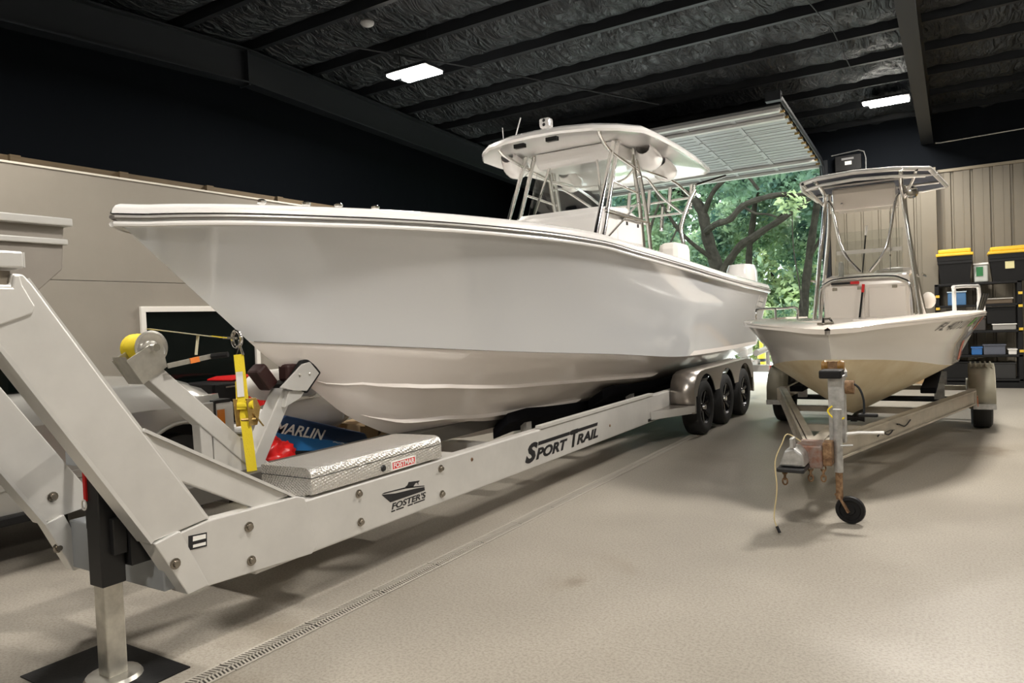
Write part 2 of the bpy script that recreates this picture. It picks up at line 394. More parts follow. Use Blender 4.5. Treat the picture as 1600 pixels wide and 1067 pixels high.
# overhead sectional door, rolled up along its tracks
DOORM = mat('white_door_steel', (0.30, 0.31, 0.315), 0.35, var=0.03, scale=2)
dr = thing('door_1', ((OX0+OX1)/2, 14, 4.5), kind='structure')
def dz(y): return 4.40+(15.72-y)*0.078
NP = 7; y1 = 15.72; ph = 0.545
for k in range(NP):
    b = y1-k*ph; a = b-ph+0.012; p = MB()
    p.add([(OX0, a, dz(a)), (OX1, a, dz(a)), (OX1, b, dz(b)), (OX0, b, dz(b)), (OX0, a, dz(a)+0.045), (OX1, a, dz(a)+0.045), (OX1, b, dz(b)+0.045), (OX0, b, dz(b)+0.045)],
          [(0,3,2,1),(4,5,6,7),(0,1,5,4),(1,2,6,5),(2,3,7,6),(3,0,4,7)])
    pn = p.part('door_panel', DOORM, dr)
    for fr_ in (0.18, 0.5, 0.82):
        yy = a+(b-a)*fr_; MB().bar((OX0+0.02, yy, dz(yy)-0.001), (OX1-0.02, yy, dz(yy)-0.001), 0.03, 0.008).part('panel_rib', DOORM, pn)
    for xx in (-6.3, -5.5, -4.7, -3.9, -3.1):
        MB().bar((xx, a+0.02, dz(a)-0.006), (xx, b-0.02, dz(b)-0.006), 0.07, 0.014).part('stile', mat('grey_stile', (0.33, 0.34, 0.345), 0.4), pn)
for yy in (15.66, 15.15, 12.35, 11.95):
    MB().bar((OX0+0.02, yy, dz(yy)-0.03), (OX1-0.02, yy, dz(yy)-0.03), 0.11, 0.05).part('stiffener', mat('stiffener_white', (0.62, 0.62, 0.61), 0.3), dr)
for xs in (OX0-0.06, OX1+0.06):
    MB().tube([(xs, YB-0.10, 0.02), (xs, YB-0.10, 4.1), (xs, YB-0.22, 4.38), (xs, YB-0.5, 4.47), (xs, 11.6, dz(11.6)+0.05)], 0.035, 8).part('track', BLKST, dr)
rs = None
for k in range(NP+5):
    yy = 15.5-k*0.31
    if rs is None: rs = MB().box(OX1-0.05, OX1+0.03, yy-0.008, yy+0.008, dz(yy)-0.03, dz(yy)+0.01).part('hinge', BRASS, dr, loc=(OX1, yy, dz(yy))); yh = yy
    else: share(rs, 'hinge', dr, (0, yy-yh, dz(yy)-dz(yh)))
MB().box(-2.45, -2.22, 11.55, 11.68, 4.72, 4.86).part('spring_bracket', BLKST, dr)

cb = thing('control_box', (-1.78, YB-0.02, 4.2), 'black door opener control box with white label on dark wall beside rolled-up door', 'control box')
MB().box(-2.02, -1.55, YB-0.16, YB-0.002, 4.22, 4.52).part('enclosure', BLACKP, cb, bevel=0.01)
MB().box(-1.84, -1.72, YB-0.163, YB-0.158, 4.33, 4.40).part('label_plate', WHITEP, cb)
MB().box(-1.90, -1.68, YB-0.163, YB-0.158, 4.43, 4.47).part('nameplate', mat('grey_plate', (0.2, 0.2, 0.2), 0.5), cb)
MB().tube([(-2.1, YB-0.03, 4.57), (-1.60, YB-0.03, 4.61), (-1.51, YB-0.03, 4.57), (-1.48, YB-0.03, 4.45), (-1.48, YB-0.03, 4.0)], 0.012, 6).part('conduit', GALV, cb, smooth=True)
cn = MB().tube([(-0.30, YB-0.04, 4.53), (-0.22, YB-0.04, 4.52), (3.0, YB-0.04, 4.62)], 0.012, 6).part('conduit_pipe', GALV, smooth=True, loc=(-0.3, YB, 4.53))
tag(cn, 'thin pale conduit running along the black wall above the tan cladding', 'conduit')

# trench drain along the big trailer
dn = thing('floor_drain', (-2.83, 3, 0), 'narrow slotted trench drain running along the concrete beside the large trailer', 'drain')
MB().box(-2.885, -2.775, 0.3, 9.5, 0.0005, 0.002).part('channel', mat('drain_dark', (0.05, 0.045, 0.04), 0.8), dn)
GRATE = mat('grate_plastic', (0.40, 0.37, 0.32), 0.6)
g = MB(); L = 0.5
g.box(-2.89, -2.878, 0, L-0.006, 0.002, 0.007); g.box(-2.782, -2.77, 0, L-0.006, 0.002, 0.007); g.box(-2.834, -2.826, 0, L-0.006, 0.002, 0.0065)
k = 0.003
while k < L-0.019:
    g.bar((-2.878, k, 0.0045), (-2.830, k+0.014, 0.0045), 0.0085, 0.004); g.bar((-2.830, k+0.014, 0.0045), (-2.782, k, 0.0045), 0.0085, 0.004); k += 0.019
gs = g.part('grate', GRATE, dn, loc=(-2.83, 0, 0), fix=False); gs.location.y += 0.5; ORG[gs].y += 0.5
for k in range(1, 17): share(gs, 'grate', dn, (0, 0.5*k, 0))

# lamps: twin-strip LED high bays
GLOW = mat('lamp_diffuser', (1, 1, 1), 0.5, emit=42, ecol=(1.0, 0.95, 0.86))
def lamp(x, y, z, label, power=LAMP_W):
    t = thing('ceiling_lamp', (x, y, z), label, 'lamp', 'twin strip lamps hung under the black roof')
    MB().box(x-0.36, x+0.36, y-0.21, y+0.21, z, z+0.04).part('housing', BLKST, t)
    for s, o in ((-1, -0.04), (1, 0.04)):
        MB().box(x-0.30+o, x+0.30+o, y+s*0.11-0.075, y+s*0.11+0.075, z-0.03, z).part('light_strip', GLOW, t)
    for s in (-1, 1): MB().tube([(x+s*0.25, y, z+0.04), (x+s*0.25, y, zdeck(y)-0.05)], 0.004, 5).part('hanger_wire', BLKST, t)
    ld = bpy.data.lights.new('lamp_light', 'AREA'); ld.shape = 'RECTANGLE'; ld.size = 0.6; ld.size_y = 0.3; ld.energy = power; ld.color = LAMP_COL
    lo = bpy.data.objects.new('lamp_light', ld); col.objects.link(lo); lo.parent = t; lo.location = (0, 0, -0.04)
    return t
lamp(-6.3, 7.85, 5.0, 'bright twin strip lamp hanging left of the large boat hardtop')
lamp(-0.97, 13.9, 5.0, 'bright strip lamp above the small boat near the dark back wall')
lamp(0.15, 8.7, 5.0, 'strip lamp over the small boat bow, above the picture edge', 270)
lamp(-6.0, 2.2, 5.0, 'strip lamp over the silver car, beyond the upper left picture edge', 105)
lamp(-0.6, 2.2, 5.0, 'strip lamp almost overhead of the viewer, out of the picture', 185)
lamp(4.6, 2.2, 5.0, 'strip lamp behind and right of the viewer', 95)
lamp(4.6, 8.7, 5.0, 'strip lamp right of the picture, level with the small boat', 70)
lamp(-2.0, -3.2, 5.0, 'unseen strip lamp behind the viewer, placed for extra frontal light', 120)  # unseen lamp, shifted and brightened to add frontal light

# outdoors
GRASS = mat('lawn', (0.10, 0.20, 0.05), 0.9, var=0.4, scale=2.0, bump=0.5, bscale=30)
gr_ = MB().box(-70, 50, YB+0.2, 90, -0.25, -0.02).part('ground', GRASS); tag(gr_, kind='structure')
dv = MB().box(-8.5, -1.0, YB+0.2, 24, -0.02, -0.001).part('driveway', mat('pale_concrete', (0.62, 0.60, 0.56), 0.6, var=0.08, scale=1.2)); tag(dv, kind='structure')
MB().box(-20, 20, 24.0, 28.5, -0.019, -0.002).part('road', mat('grey_road', (0.45, 0.44, 0.42), 0.7)); tag(bpy.data.objects['road'], kind='structure')
BARK = mat('oak_bark', (0.030, 0.025, 0.019), 0.95, spec=0.05, var=0.4, scale=5, bump=0.8, bscale=9, dist=0.03)
LEAF = [leaf_material('leaf_mid', (0.22, 0.33, 0.22)), leaf_material('leaf_teal', (0.20, 0.33, 0.26)), leaf_material('leaf_bright', (0.34, 0.44, 0.25))]
def smooth_path(p, n=4):
    p = [Vector(q) for q in p]; o = []
    for i in range(len(p)-1):
        a, b, c, d = p[max(i-1, 0)], p[i], p[i+1], p[min(i+2, len(p)-1)]
        for k in range(n):
            t = k/n; o.append(0.5*((2*b)+(c-a)*t+(2*a-5*b+4*c-d)*t*t+(3*b-a-3*c+d)*t**3))
    o.append(p[-1]); return o
def foliage(clumps, n, size, seed, mi, parent):
    r = random.Random(seed); vs = []; fs = []
    tot = sum(c[3]**2 for c in clumps)
    for (x, y, z, R) in clumps:
        for _ in range(int(n*R*R/tot)):
            while True:
                d = Vector((r.uniform(-1, 1), r.uniform(-1, 1), r.uniform(-1, 1)))
                if 0.25 < d.length < 1: break
            c = Vector((x, y, z))+Vector((d.x*R, d.y*R*0.8, d.z*R*0.75))
            a = Vector((r.gauss(0, 1), r.gauss(0, 1), r.gauss(0, 0.8))).normalized(); b = a.cross(Vector((r.gauss(0, 1), r.gauss(0, 1), r.gauss(0, 1)))).normalized()
            s = size*r.uniform(0.6, 1.3); k = len(vs)
            vs += [c-a*s, c-b*s*0.45, c+a*s, c+b*s*0.45]; fs.append((k, k+1, k+2, k+3))
    m = MB(); m.v = [tuple(v) for v in vs]; m.f = fs
    return m.part('foliage', LEAF[mi], parent, fix=False)
def tree(name, base, label, limbs, clumps, n, size, seed, mi, cat='tree', group='trees beyond the open door'):
    t = thing(name, base, label, cat, group)
    for i, (path, r0, r1) in enumerate(limbs):
        p = smooth_path(path); k = len(p)
        MB().tube(p, [(r0+(r1-r0)*j/(k-1))*0.8*(1+0.10*math.sin(j*1.9+seed)) for j in range(k)], 8).part('trunk' if i == 0 else 'branch', BARK, t, smooth=True)
    foliage(clumps, n, size, seed, mi, t)
    return t
tree('oak_tree', (-6.9, 26, -0.02), 'large oak with leaning trunk and long crooked limbs seen through open door',
     [([(-6.7, 26, -0.1), (-7.0, 26, 1.96), (-7.42, 26, 3.36), (-7.68, 26, 4.32), (-7.82, 26, 5.14), (-8.11, 26, 5.71), (-8.69, 26.2, 6.14), (-9.6, 26.5, 6.75)], 0.34, 0.16),
      ([(-7.2, 25.9, 2.9), (-6.41, 25.3, 3.75), (-5.66, 25, 4.14), (-4.88, 25, 4.55), (-4.07, 25, 5.06), (-3.3, 25, 5.6)], 0.19, 0.09),
      ([(-7.7, 25.9, 4.5), (-6.93, 24.6, 4.57), (-6.33, 24, 4.59), (-5.9, 24, 4.98), (-5.29, 24, 5.15), (-4.7, 24, 5.2), (-4.13, 24, 5.1), (-3.2, 24, 5.2)], 0.15, 0.09),
      ([(-5.9, 24, 4.98), (-5.5, 24, 4.7), (-5.11, 24, 4.62), (-4.63, 24, 4.4)], 0.06, 0.03),
      ([(-7.8, 26, 5.1), (-7.2, 25.5, 5.9), (-6.2, 25, 6.3), (-5.6, 25, 5.6)], 0.13, 0.06),
      ([(-7.4, 26, 3.4), (-8.2, 25, 4.3), (-8.7, 24.4, 5.3), (-8.9, 24, 6.0)], 0.11, 0.05)],
     [(-8.5, 27, 8.2, 2.4), (-5.5, 26.5, 7.8, 2.2), (-3.0, 26, 7.0, 2.0), (-10.5, 26.5, 6.6, 1.8), (-7, 27.5, 6.9, 1.6)], 13000, 0.15, 11, 1)
tree('slim_tree', (-7.2, 30, -0.02), 'dark straight-trunked tree standing behind the leaning oak',
     [([(-7.3, 30, -0.1), (-7.21, 30, 1.72), (-7.19, 30, 3.8), (-6.94, 30, 5.46), (-6.72, 30, 7.2)], 0.20, 0.12), ([(-7.1, 30, 4.3), (-6.0, 30, 5.2), (-5.2, 30, 6.0)], 0.08, 0.04)],
     [(-7.5, 31.5, 5.4, 1.7), (-5.5, 32, 4.4, 1.5), (-9.3, 31.5, 4.0, 1.7), (-6.5, 31.5, 7.6, 1.9)], 9000, 0.15, 12, 0)
tree('broad_tree', (-5.0, 29, -0.02), 'thick grey trunk tree beside the small boat canopy, outside the door',
     [([(-5.1, 29, -0.1), (-4.98, 29, 1.62), (-4.8, 29, 3.06), (-4.53, 29, 4.72), (-4.19, 29, 6.5)], 0.23, 0.15), ([(-4.8, 29, 3.3), (-4.2, 28.6, 4.2), (-3.6, 28.2, 4.8)], 0.09, 0.05)],
     [(-3.6, 30.5, 5.4, 1.6), (-5.2, 30.5, 6.6, 1.6), (-3.2, 30, 3.0, 1.1)], 7000, 0.15, 13, 1)
tree('sapling', (-4.2, 24, -0.02), 'thin bare sapling stem leaning in front of the distant house',
     [([(-4.05, 24, -0.05), (-4.22, 24, 2.2), (-4.37, 24, 3.42), (-4.38, 24, 4.6)], 0.035, 0.018)], [(-4.4, 24, 4.9, 0.5)], 120, 0.15, 14, 2)
tree('left_oak', (-9.2, 24.5, -0.02), 'twin-stemmed small oak at the left edge of the door opening',
     [([(-9.0, 24.4, -0.05), (-9.08, 24, 2.2), (-9.09, 24, 3.62), (-9.09, 24, 4.52), (-8.73, 24, 5.4)], 0.10, 0.05), ([(-9.5, 24, 3.4), (-8.9, 24, 3.65), (-8.4, 24, 4.0), (-7.9, 24, 4.9)], 0.06, 0.03), ([(-9.05, 24, 3.0), (-9.7, 24, 4.4), (-10.2, 24, 5.5)], 0.07, 0.03)],
     [(-10.4, 26, 4.2, 1.6), (-9.8, 26, 6.4, 1.5)], 5000, 0.14, 15, 0)
k = 0
bgd = [(-16, 42, 'far dark green tree at the left end of the tree line', 1), (-12.5, 44, 'far tall tree left of the distant pale house', 0), (-9.8, 46, 'far bright tree just left of the distant pale house', 2), (-6.6, 50, 'far tree rising behind the distant pale house', 1), (-4.0, 44, 'far tree right of the distant pale house', 0), (-20, 44, 'far tree mostly hidden behind the large boat', 1), (-1.0, 46, 'far tree hidden behind the small boat canopy', 0)]
for (x, y, lb, mi) in bgd:
    k += 1
    tree('background_tree', (x, y, -0.02), lb, [([(x, y, -0.1), (x+0.2, y, 3), (x, y, 7)], 0.3, 0.15)],
         [(x, y, 4.0, 3.0), (x-1, y+1, 7.5, 3.2), (x+1.2, y, 10.5, 3.0), (x+0.8, y-1.0, 2.0, 2.0)], 6500, 0.25, 30+k, mi)
bs = [(-5.6, 22.5, 0.9, 'low bright green shrub growing beside the road under the thick tree', 2), (-4.3, 25.5, 0.8, 'low green shrub beneath the thin sapling', 2), (-8.2, 29.2, 1.3, 'dense dark shrub around the foot of the oak', 1), (-6.4, 33, 1.3, 'leafy shrub in front of the distant house', 2), (-10.8, 29, 1.6, 'dense shrub behind the twin-stemmed oak', 0), (-3.2, 31, 1.4, 'shrub at the right edge of the door opening', 0)]
for i, (x, y, R, lb, mi) in enumerate(bs):
    tree('shrub', (x, y, -0.02), lb, [([(x, y, -0.05), (x, y, R)], 0.04, 0.02)], [(x, y, R*0.75, R), (x+R*0.7, y, R*0.6, R*0.8), (x-R*0.7, y+0.2, R*0.55, R*0.75)], 1500, 0.13, 60+i, mi, 'shrub', 'shrubs beyond the open door')
hs = thing('house', (-8.2, 48, -0.02), 'distant pale blue-white house with grey roof behind the trees', 'house')
MB().box(-9.6, -5.6, 48, 53, 0, 3.1).part('wall', mat('pale_siding', (0.55, 0.66, 0.74), 0.6), hs)
MB().prism([(47.5, 3.05), (53.5, 3.05), (50.5, 4.4)], 'x', -9.9, -5.3).part('roof', mat('grey_roof', (0.35, 0.38, 0.42), 0.7), hs)
for xx in (-8.9, -7.4):
    w = MB().box(xx, xx+0.8, 47.94, 48.02, 1.1, 2.3).part('window', FRW, hs); MB().box(xx+0.07, xx+0.73, 47.92, 47.95, 1.17, 2.23).part('pane', DARKGLASS, w)
bl = thing('bollard', (-4.5, 19.8, -0.001), 'slim yellow bollard standing outside the open door', 'bollard')
YPNT = mat('yellow_paint', (0.72, 0.46, 0.03), 0.5)
MB().lathe([(0, 0), (0.11, 0), (0.11, 0.40), (0.09, 0.46), (0.05, 0.48), (0.05, 1.12), (0, 1.15)], (-4.5, 19.8, 0), n=14).part('post', YPNT, bl, smooth=True)
MB().lathe([(0.114, 0.18), (0.114, 0.26)], (-4.5, 19.8, 0), n=14).part('band', BLACK, bl, smooth=True)
#@@BIGBOAT

# ================================================================ THE LARGE BOAT
CX = -4.0
SH = [(2.25,0,2.19),(2.36,.10,2.187),(2.48,.205,2.192),(2.78,.41,2.20),(3.19,.63,2.203),(3.6,.80,2.209),(4.19,1.0,2.211),(4.93,1.16,2.208),(5.88,1.31,2.183),(6.47,1.365,2.135),(7.82,1.43,2.05),(9.75,1.46,1.935),(12.0,1.42,1.86)]
CH = [(3.11,0,1.452),(3.23,.055,1.439),(3.55,.20,1.41),(3.89,.35,1.377),(4.52,.58,1.316),(5.4,.83,1.237),(6.55,1.03,1.149),(8.69,1.18,.998),(10.2,1.21,.985),(12.0,1.20,.98)]
KE = [(3.11,1.452),(3.25,1.337),(3.62,1.095),(3.94,.86),(4.245,.705),(4.48,.615),(5.18,.47),(5.63,.42),(7,.385),(12,.385)]
def sheer(y): return pchip([a[0] for a in SH], [a[1] for a in SH], y), pchip([a[0] for a in SH], [a[2] for a in SH], y)
def chine(y): return pchip([a[0] for a in CH], [a[1] for a in CH], y), pchip([a[0] for a in CH], [a[2] for a in CH], y)
def keel(y): return pchip([a[0] for a in KE], [a[1] for a in KE], y)
NS = 64
ST = [(i/NS)**1.55 for i in range(NS+1)]
boat = thing('center_console_boat', (CX, 7, 0), 'large light grey centre console boat with white hardtop on the triple axle trailer', 'boat')
def side_rows(s):
    rows = []
    for u in ST:
        ys = 2.25+9.75*u; yc = 3.11+8.89*u
        bs, zs = sheer(ys); bc, zc = chine(yc)
        if yc > 8.72: zc += 0.055
        row = []
        for j in range(9):
            v = j/8; fl = 0.085*math.sin(PI*v)*max(0, 1-u*1.6)*min(1, u*18)
            w = v
            row.append((CX+s*(bc+(bs-bc)*w-fl), yc+(ys-yc)*v, zc+(zs-zc)*v))
        rows.append(row)
    return rows
m = MB()
for s in (1, -1): m.loft(side_rows(s))
m.part('hull_side', GREYHULL, boat, smooth=True)
def bottom_pt(y, fr, s=1):
    b, zc = chine(y); zk = keel(y)
    bow = max(0, 1-(y-3.11)/3.0)
    # slightly convex sections aft, hollow at the forefoot
    return (CX+s*b*fr, y, zk+(zc-zk)*(fr**(1.0+0.12*bow)) - 0.0)
m = MB()
for s in (1, -1):
    rows = []
    for u in ST:
        y = 3.11+8.89*u; row = [bottom_pt(y, j/8, s) for j in range(9)]
        b, zc = chine(y)
        row.append((CX+s*(b+0.0), y, zc + (0.055 if y > 8.72 else 0.0)+0.001))
        rows.append(row)
    m.loft(rows)
m.part('hull_bottom', GELB, boat, smooth=True)
# transom
ys = 12.0; bs, zs = sheer(12); bc, zc = chine(12); zk = keel(12)
m = MB(); m.add([(CX, ys, zk), (CX+bc, ys, zc), (CX+bs, ys, zs), (CX-bs, ys, zs), (CX-bc, ys, zc)], [(0, 1, 2, 3, 4)]); m.part('transom', GEL, boat)
# spray strakes and chine flat follow the bottom surface
def strake(fr_fn, y0, y1, drop, wid, name='spray_strake'):
    for s in (1, -1):
        rows = []; n = 40
        for i in range(n+1):
            t = i/n; y = y0+(y1-y0)*t; b, zc = chine(y); fr = fr_fn(y)
            k = min(1, t*7)*min(1, (1-t)*25+0.02)
            p = Vector(bottom_pt(y, fr, s)); q = Vector(bottom_pt(y, max(0.02, fr-wid*1.5/max(b, 0.12)), s))
            o = Vector((p.x, p.y, p.z))+Vector((s*0.012*k, 0, -drop*k))
            rows.append([p+Vector((0, 0, 0.004)), o, o-Vector((s*wid*k, 0, -0.004)), q+Vector((0, 0, 0.004))])
        MB().loft(rows).part(name, GELB, boat, smooth=False)
def fr_hi(y): return float(np.interp(y, [3.5, 3.62, 3.92, 4.3, 4.7, 5.8, 7.4, 12], [0.10, 0.18, 0.50, 0.60, 0.635, 0.65, 0.665, 0.65]))
def fr_lo(y): return float(np.interp(y, [4.05, 4.3, 4.93, 6.2, 12], [0.10, 0.17, 0.29, 0.315, 0.30]))
strake(fr_hi, 3.58, 8.6, 0.030, 0.055); strake(fr_lo, 4.08, 7.3, 0.030, 0.055)
for s in (1, -1):
    MB().tube([(CX+s*(chine(y)[0]+0.002), y, chine(y)[1]) for y in np.linspace(3.14, 8.70, 50)], 0.0035, 6).part('boot_line', mat('grey_boot_line', (0.20, 0.19, 0.18), 0.5), boat, smooth=True)
# rub rail
for s in (1, -1):
    pts = []
    for u in ST:
        y = 2.25+9.75*u; b, z = sheer(y); pts.append((CX+s*(b+0.012), y, z-0.004))
    MB().tube(pts, 0.0125, 8).part('rub_rail', mat('dark_rub_rail', (0.20, 0.18, 0.165), 0.45), boat, smooth=True)
    MB().tube([(p[0]+s*0.010, p[1], p[2]) for p in pts], 0.0065, 8).part('rail_insert', ALU_B, boat, smooth=True)
    MB().tube([(p[0]-s*0.002, p[1], p[2]-0.040) for p in pts], 0.016, 8).part('rail_lip', GEL, boat, smooth=True)
# moulded white cap along the sheer, rounded
rowsall = []
for s in (1, -1):
    rows = []
    for u in ST:
        y = 2.25+9.75*u; b, z = sheer(y); k = min(1, b/0.30)
        h = 0.075+0.02*min(1, u*3)
        rows.append([(CX+s*(b+0.010), y-0.010*(1-k), z+0.016), (CX+s*(b+0.004), y, z+h*0.55), (CX+s*(b-0.02*k), y+0.02*(1-k), z+h*0.85), (CX+s*(b-0.06*k), y+0.05*(1-k), z+h), (CX+s*max(0, b-0.26*k), y+0.2*(1-k), z+h+0.012), (CX+s*max(0, b-0.29*k), y+0.22*(1-k), z-0.05)])
    MB().loft(rows).part('gunwale_cap', GEL, boat, smooth=True)
rows = []
for u in ST[3:]:
    y = 2.25+9.75*u; b, z = sheer(y); k = max(0, b-0.27); rows.append([(CX-k, y, z-0.04), (CX-k*0.3, y, z-0.03), (CX+k*0.3, y, z-0.03), (CX+k, y, z-0.04)])
MB().loft(rows).part('deck', GEL, boat, smooth=True)
for y in (3.0, 3.25, 3.45, 3.7):
    b, z = sheer(y); MB().ball((CX+b-0.2, y, z+0.115), 0.03, 0.03, 0.02, 8, 5).part('deck_fitting', STEEL, boat, smooth=True)
# bow eye
MB().tube([(CX+0.045*math.cos(a), 3.02+0.0*a, 1.47+0.055*math.sin(a)) for a in np.linspace(0, 2*PI, 13)[:-1]], 0.012, 8, closed=True).part('bow_eye', STEEL, boat, smooth=True)
MB().ball((CX+0.93, 7.5, 1.06), 0.02, 0.035, 0.03, 8, 6).part('through_hull', STEEL, boat, smooth=True)

# console
con = MB()
prof = [(7.45, 1.9), (7.45, 2.70), (7.62, 2.80), (8.3, 2.86), (8.80, 2.74), (8.85, 1.9)]
con.prism(prof, 'x', CX-0.58, CX+0.58)
cons = con.part('console', GEL, boat, bevel=0.05)
MB().box(CX-0.50, CX+0.50, 6.95, 7.66, 1.9, 2.46).part('console_seat', CUSH, boat, bevel=0.06)
for z0, z1 in ((2.10, 2.40), (2.42, 2.68)):
    d = MB().box(CX+0.575, CX+0.59, 7.95, 8.75, z0, z1).part('side_door', GEL, cons, bevel=0.006)
    for yy in (8.2, 8.55): MB().box(CX+0.588, CX+0.60, yy, yy+0.04, z1-0.05, z1-0.01).part('latch', BLACKP, cons)
MB().box(CX+0.55, CX+0.63, 7.6, 8.95, 2.70, 2.73).part('side_rail', STEEL, cons, bevel=0.008)
MB().tube([(CX-0.32+0.17*math.cos(a), 8.93, 2.52+0.17*math.sin(a)) for a in np.linspace(0, 2*PI, 17)[:-1]], 0.014, 6, closed=True).part('steering_wheel', STEEL, cons, smooth=True)
CLEAR = mat('clear_windshield', (0.85, 0.88, 0.86), 0.03, trans=1.0, spec=0.5)
MB().prism([(7.74, 2.80), (7.75, 2.80), (8.03, 3.40), (8.02, 3.40)], 'x', CX-0.52, CX+0.52).part('windshield', CLEAR, boat)
# leaning post and coaming
MB().box(CX-0.55, CX+0.55, 9.55, 10.1, 1.7, 2.40).part('leaning_post', CUSH, boat, bevel=0.07)
MB().box(CX+0.52, CX+0.84, 9.40, 9.92, 1.75, 2.50).part('seat_bolster', CUSH, boat, bevel=0.09)

# hardtop
half = [(0, 7.08), (0.35, 7.11), (0.68, 7.24), (0.92, 7.46), (1.10, 7.74), (1.13, 8.1), (1.14, 8.8), (1.11, 9.6), (1.04, 10.5), (0.93, 10.66), (0, 10.72)]
TX = CX-0.06
out = [(TX+x, y) for x, y in half] + [(TX-x, y) for x, y in reversed(half[1:-1])]
c0 = (CX, 8.8)
def ring(k, z, dome=0): return [(c0[0]+(x-c0[0])*k, c0[1]+(y-c0[1])*k, z) for x, y in out]
rows = [ring(0.02, 3.635), ring(0.55, 3.635), ring(0.9, 3.62), ring(0.965, 3.585), ring(0.99, 3.575), ring(1.0, 3.60), ring(0.99, 3.64), ring(0.95, 3.675), ring(0.75, 3.72), ring(0.4, 3.745), ring(0.02, 3.75)]
top = MB().loft(rows, closed=True).part('hardtop', GEL, boat, smooth=True)
MB().prism([(8.02, 3.63), (8.04, 3.50), (8.10, 3.44), (8.75, 3.47), (8.85, 3.63)], 'x', CX-0.55, CX+0.55).part('electronics_box', GEL, top, bevel=0.03)
def pod(x, y, s):
    rows = []
    for i in range(9):
        t = i/8; rr = 0.17*math.sin(PI*min(1, 0.15+t*0.85))**0.8+0.01
        rows.append([(x+rr*math.cos(a)*0.9, y-0.24+0.50*t, 3.60-0.12*math.sin(PI*t)+rr*0.75*math.sin(a)) for a in np.linspace(0, 2*PI, 13)[:-1]])
    MB().loft(rows, closed=True).part('speaker_pod', GEL, top, smooth=True)
pod(CX-0.80, 8.0, -1); pod(CX+0.72, 8.75, 1); pod(CX-0.72, 9.4, 1); pod(CX+0.62, 9.6, 1)
for (x, y) in ((CX-0.35, 7.33), (CX+0.1, 7.3)): MB().box(x-0.07, x+0.07, y-0.03, y+0.03, 3.555, 3.60).part('spreader_light', BLACKP, top)
for (x, y) in ((CX+0.35, 9.4), (CX-0.4, 9.2)): MB().box(x-0.09, x+0.09, y-0.03, y+0.03, 3.595, 3.628).part('courtesy_light', BLACKP, top)
# thermal camera, radar dome, antennas on top
cm = MB().lathe([(0, 0), (0.05, 0), (0.05, 0.02), (0.02, 0.03), (0.02, 0.09), (0, 0.09)], (CX-0.05, 7.45, 3.675), n=14).part('camera_mount', GEL, top, smooth=True)
MB().box(CX-0.12, CX+0.02, 7.39, 7.51, 3.755, 3.875).part('camera_head', GEL, top, bevel=0.03)
for z in (3.79, 3.84): MB().ball((CX-0.05, 7.39, z), 0.020, 0.008, 0.020, 10, 6).part('camera_lens', BLACK, top, smooth=True)
MB().lathe([(0, 0), (0.30, 0), (0.33, 0.06), (0.28, 0.15), (0, 0.19)], (CX+0.0, 8.35, 3.74), n=20).part('radar_dome', GEL, top, smooth=True)
MB().tube([(CX-0.72, 7.75, 3.66), (CX-0.60, 7.8, 4.06)], 0.008, 6).part('antenna', GEL, top); MB().tube([(CX-0.80, 7.7, 3.66), (CX-0.80, 7.68, 3.95)], 0.006, 6).part('antenna', GEL, top)

def leg(p, r=0.027, name='hardtop_leg'): MB().tube(smooth_path(p, 5) if len(p) > 2 else p, r, 10).part(name, STEEL, boat, smooth=True)
for s in (1, -1):
    X = CX+s*0.60
    leg([(X, 7.30, 2.05), (X, 7.51, 2.47), (X-s*0.02, 8.02, 3.50), (X-s*0.02, 8.05, 3.60)])
    leg([(X+s*0.015, 7.08, 2.05), (X+s*0.015, 7.28, 2.47), (X, 7.82, 3.45), (X, 7.88, 3.58)])
    leg([(X, 8.75, 2.05), (X, 8.68, 2.70), (X, 8.50, 3.38), (X, 8.47, 3.60)])
    leg([(X+s*0.02, 8.95, 2.05), (X+s*0.02, 8.85, 2.70), (X, 8.62, 3.45), (X, 8.58, 3.60)])
    leg([(X+s*0.06, 7.36, 3.59), (X+s*0.04, 7.45, 3.53), (X, 7.8, 3.45), (X, 8.5, 3.37), (X, 8.62, 3.33)], 0.022, 'hardtop_brace')
    leg([(X, 7.45, 2.35), (X, 8.62, 2.95)], 0.014, 'hardtop_brace')
    leg([(X, 7.82, 3.10), (X, 8.66, 3.06)], 0.016, 'hardtop_brace'); leg([(X, 7.6, 2.76), (X, 8.72, 2.74)], 0.014, 'hardtop_brace')
    leg([(X, 8.50, 3.36), (X, 9.1, 3.40), (X+s*0.08, 9.8, 3.36), (X+s*0.1, 10.5, 3.24), (X+s*0.1, 10.62, 3.42)], 0.020, 'hardtop_brace')
    leg([(X, 8.55, 3.25), (X, 8.9, 3.30), (X-s*0.05, 9.6, 3.15), (X-s*0.05, 10.45, 3.02)], 0.018, 'hardtop_brace')
    leg([(X-s*0.1, 7.75, 2.66), (CX+s*0.33, 8.0, 3.42)], 0.017, 'hardtop_brace')
    MB().lathe([(0, 0), (0.06, 0), (0.06, 0.012), (0, 0.012)], (X-s*0.02, 8.05, 3.60), n=12).part('mounting_plate', STEEL, boat)
leg([(CX-0.70, 10.5, 3.24), (CX, 10.58, 3.24), (CX+0.70, 10.5, 3.24)], 0.018, 'hardtop_brace')
leg([(CX-0.65, 10.45, 3.02), (CX+0.65, 10.45, 3.02)], 0.018, 'hardtop_brace')
leg([(CX-0.6, 8.5, 3.36), (CX-0.3, 8.75, 3.28), (CX+0.3, 8.75, 3.28), (CX+0.6, 8.5, 3.36)], 0.016, 'hardtop_brace')
rh = None
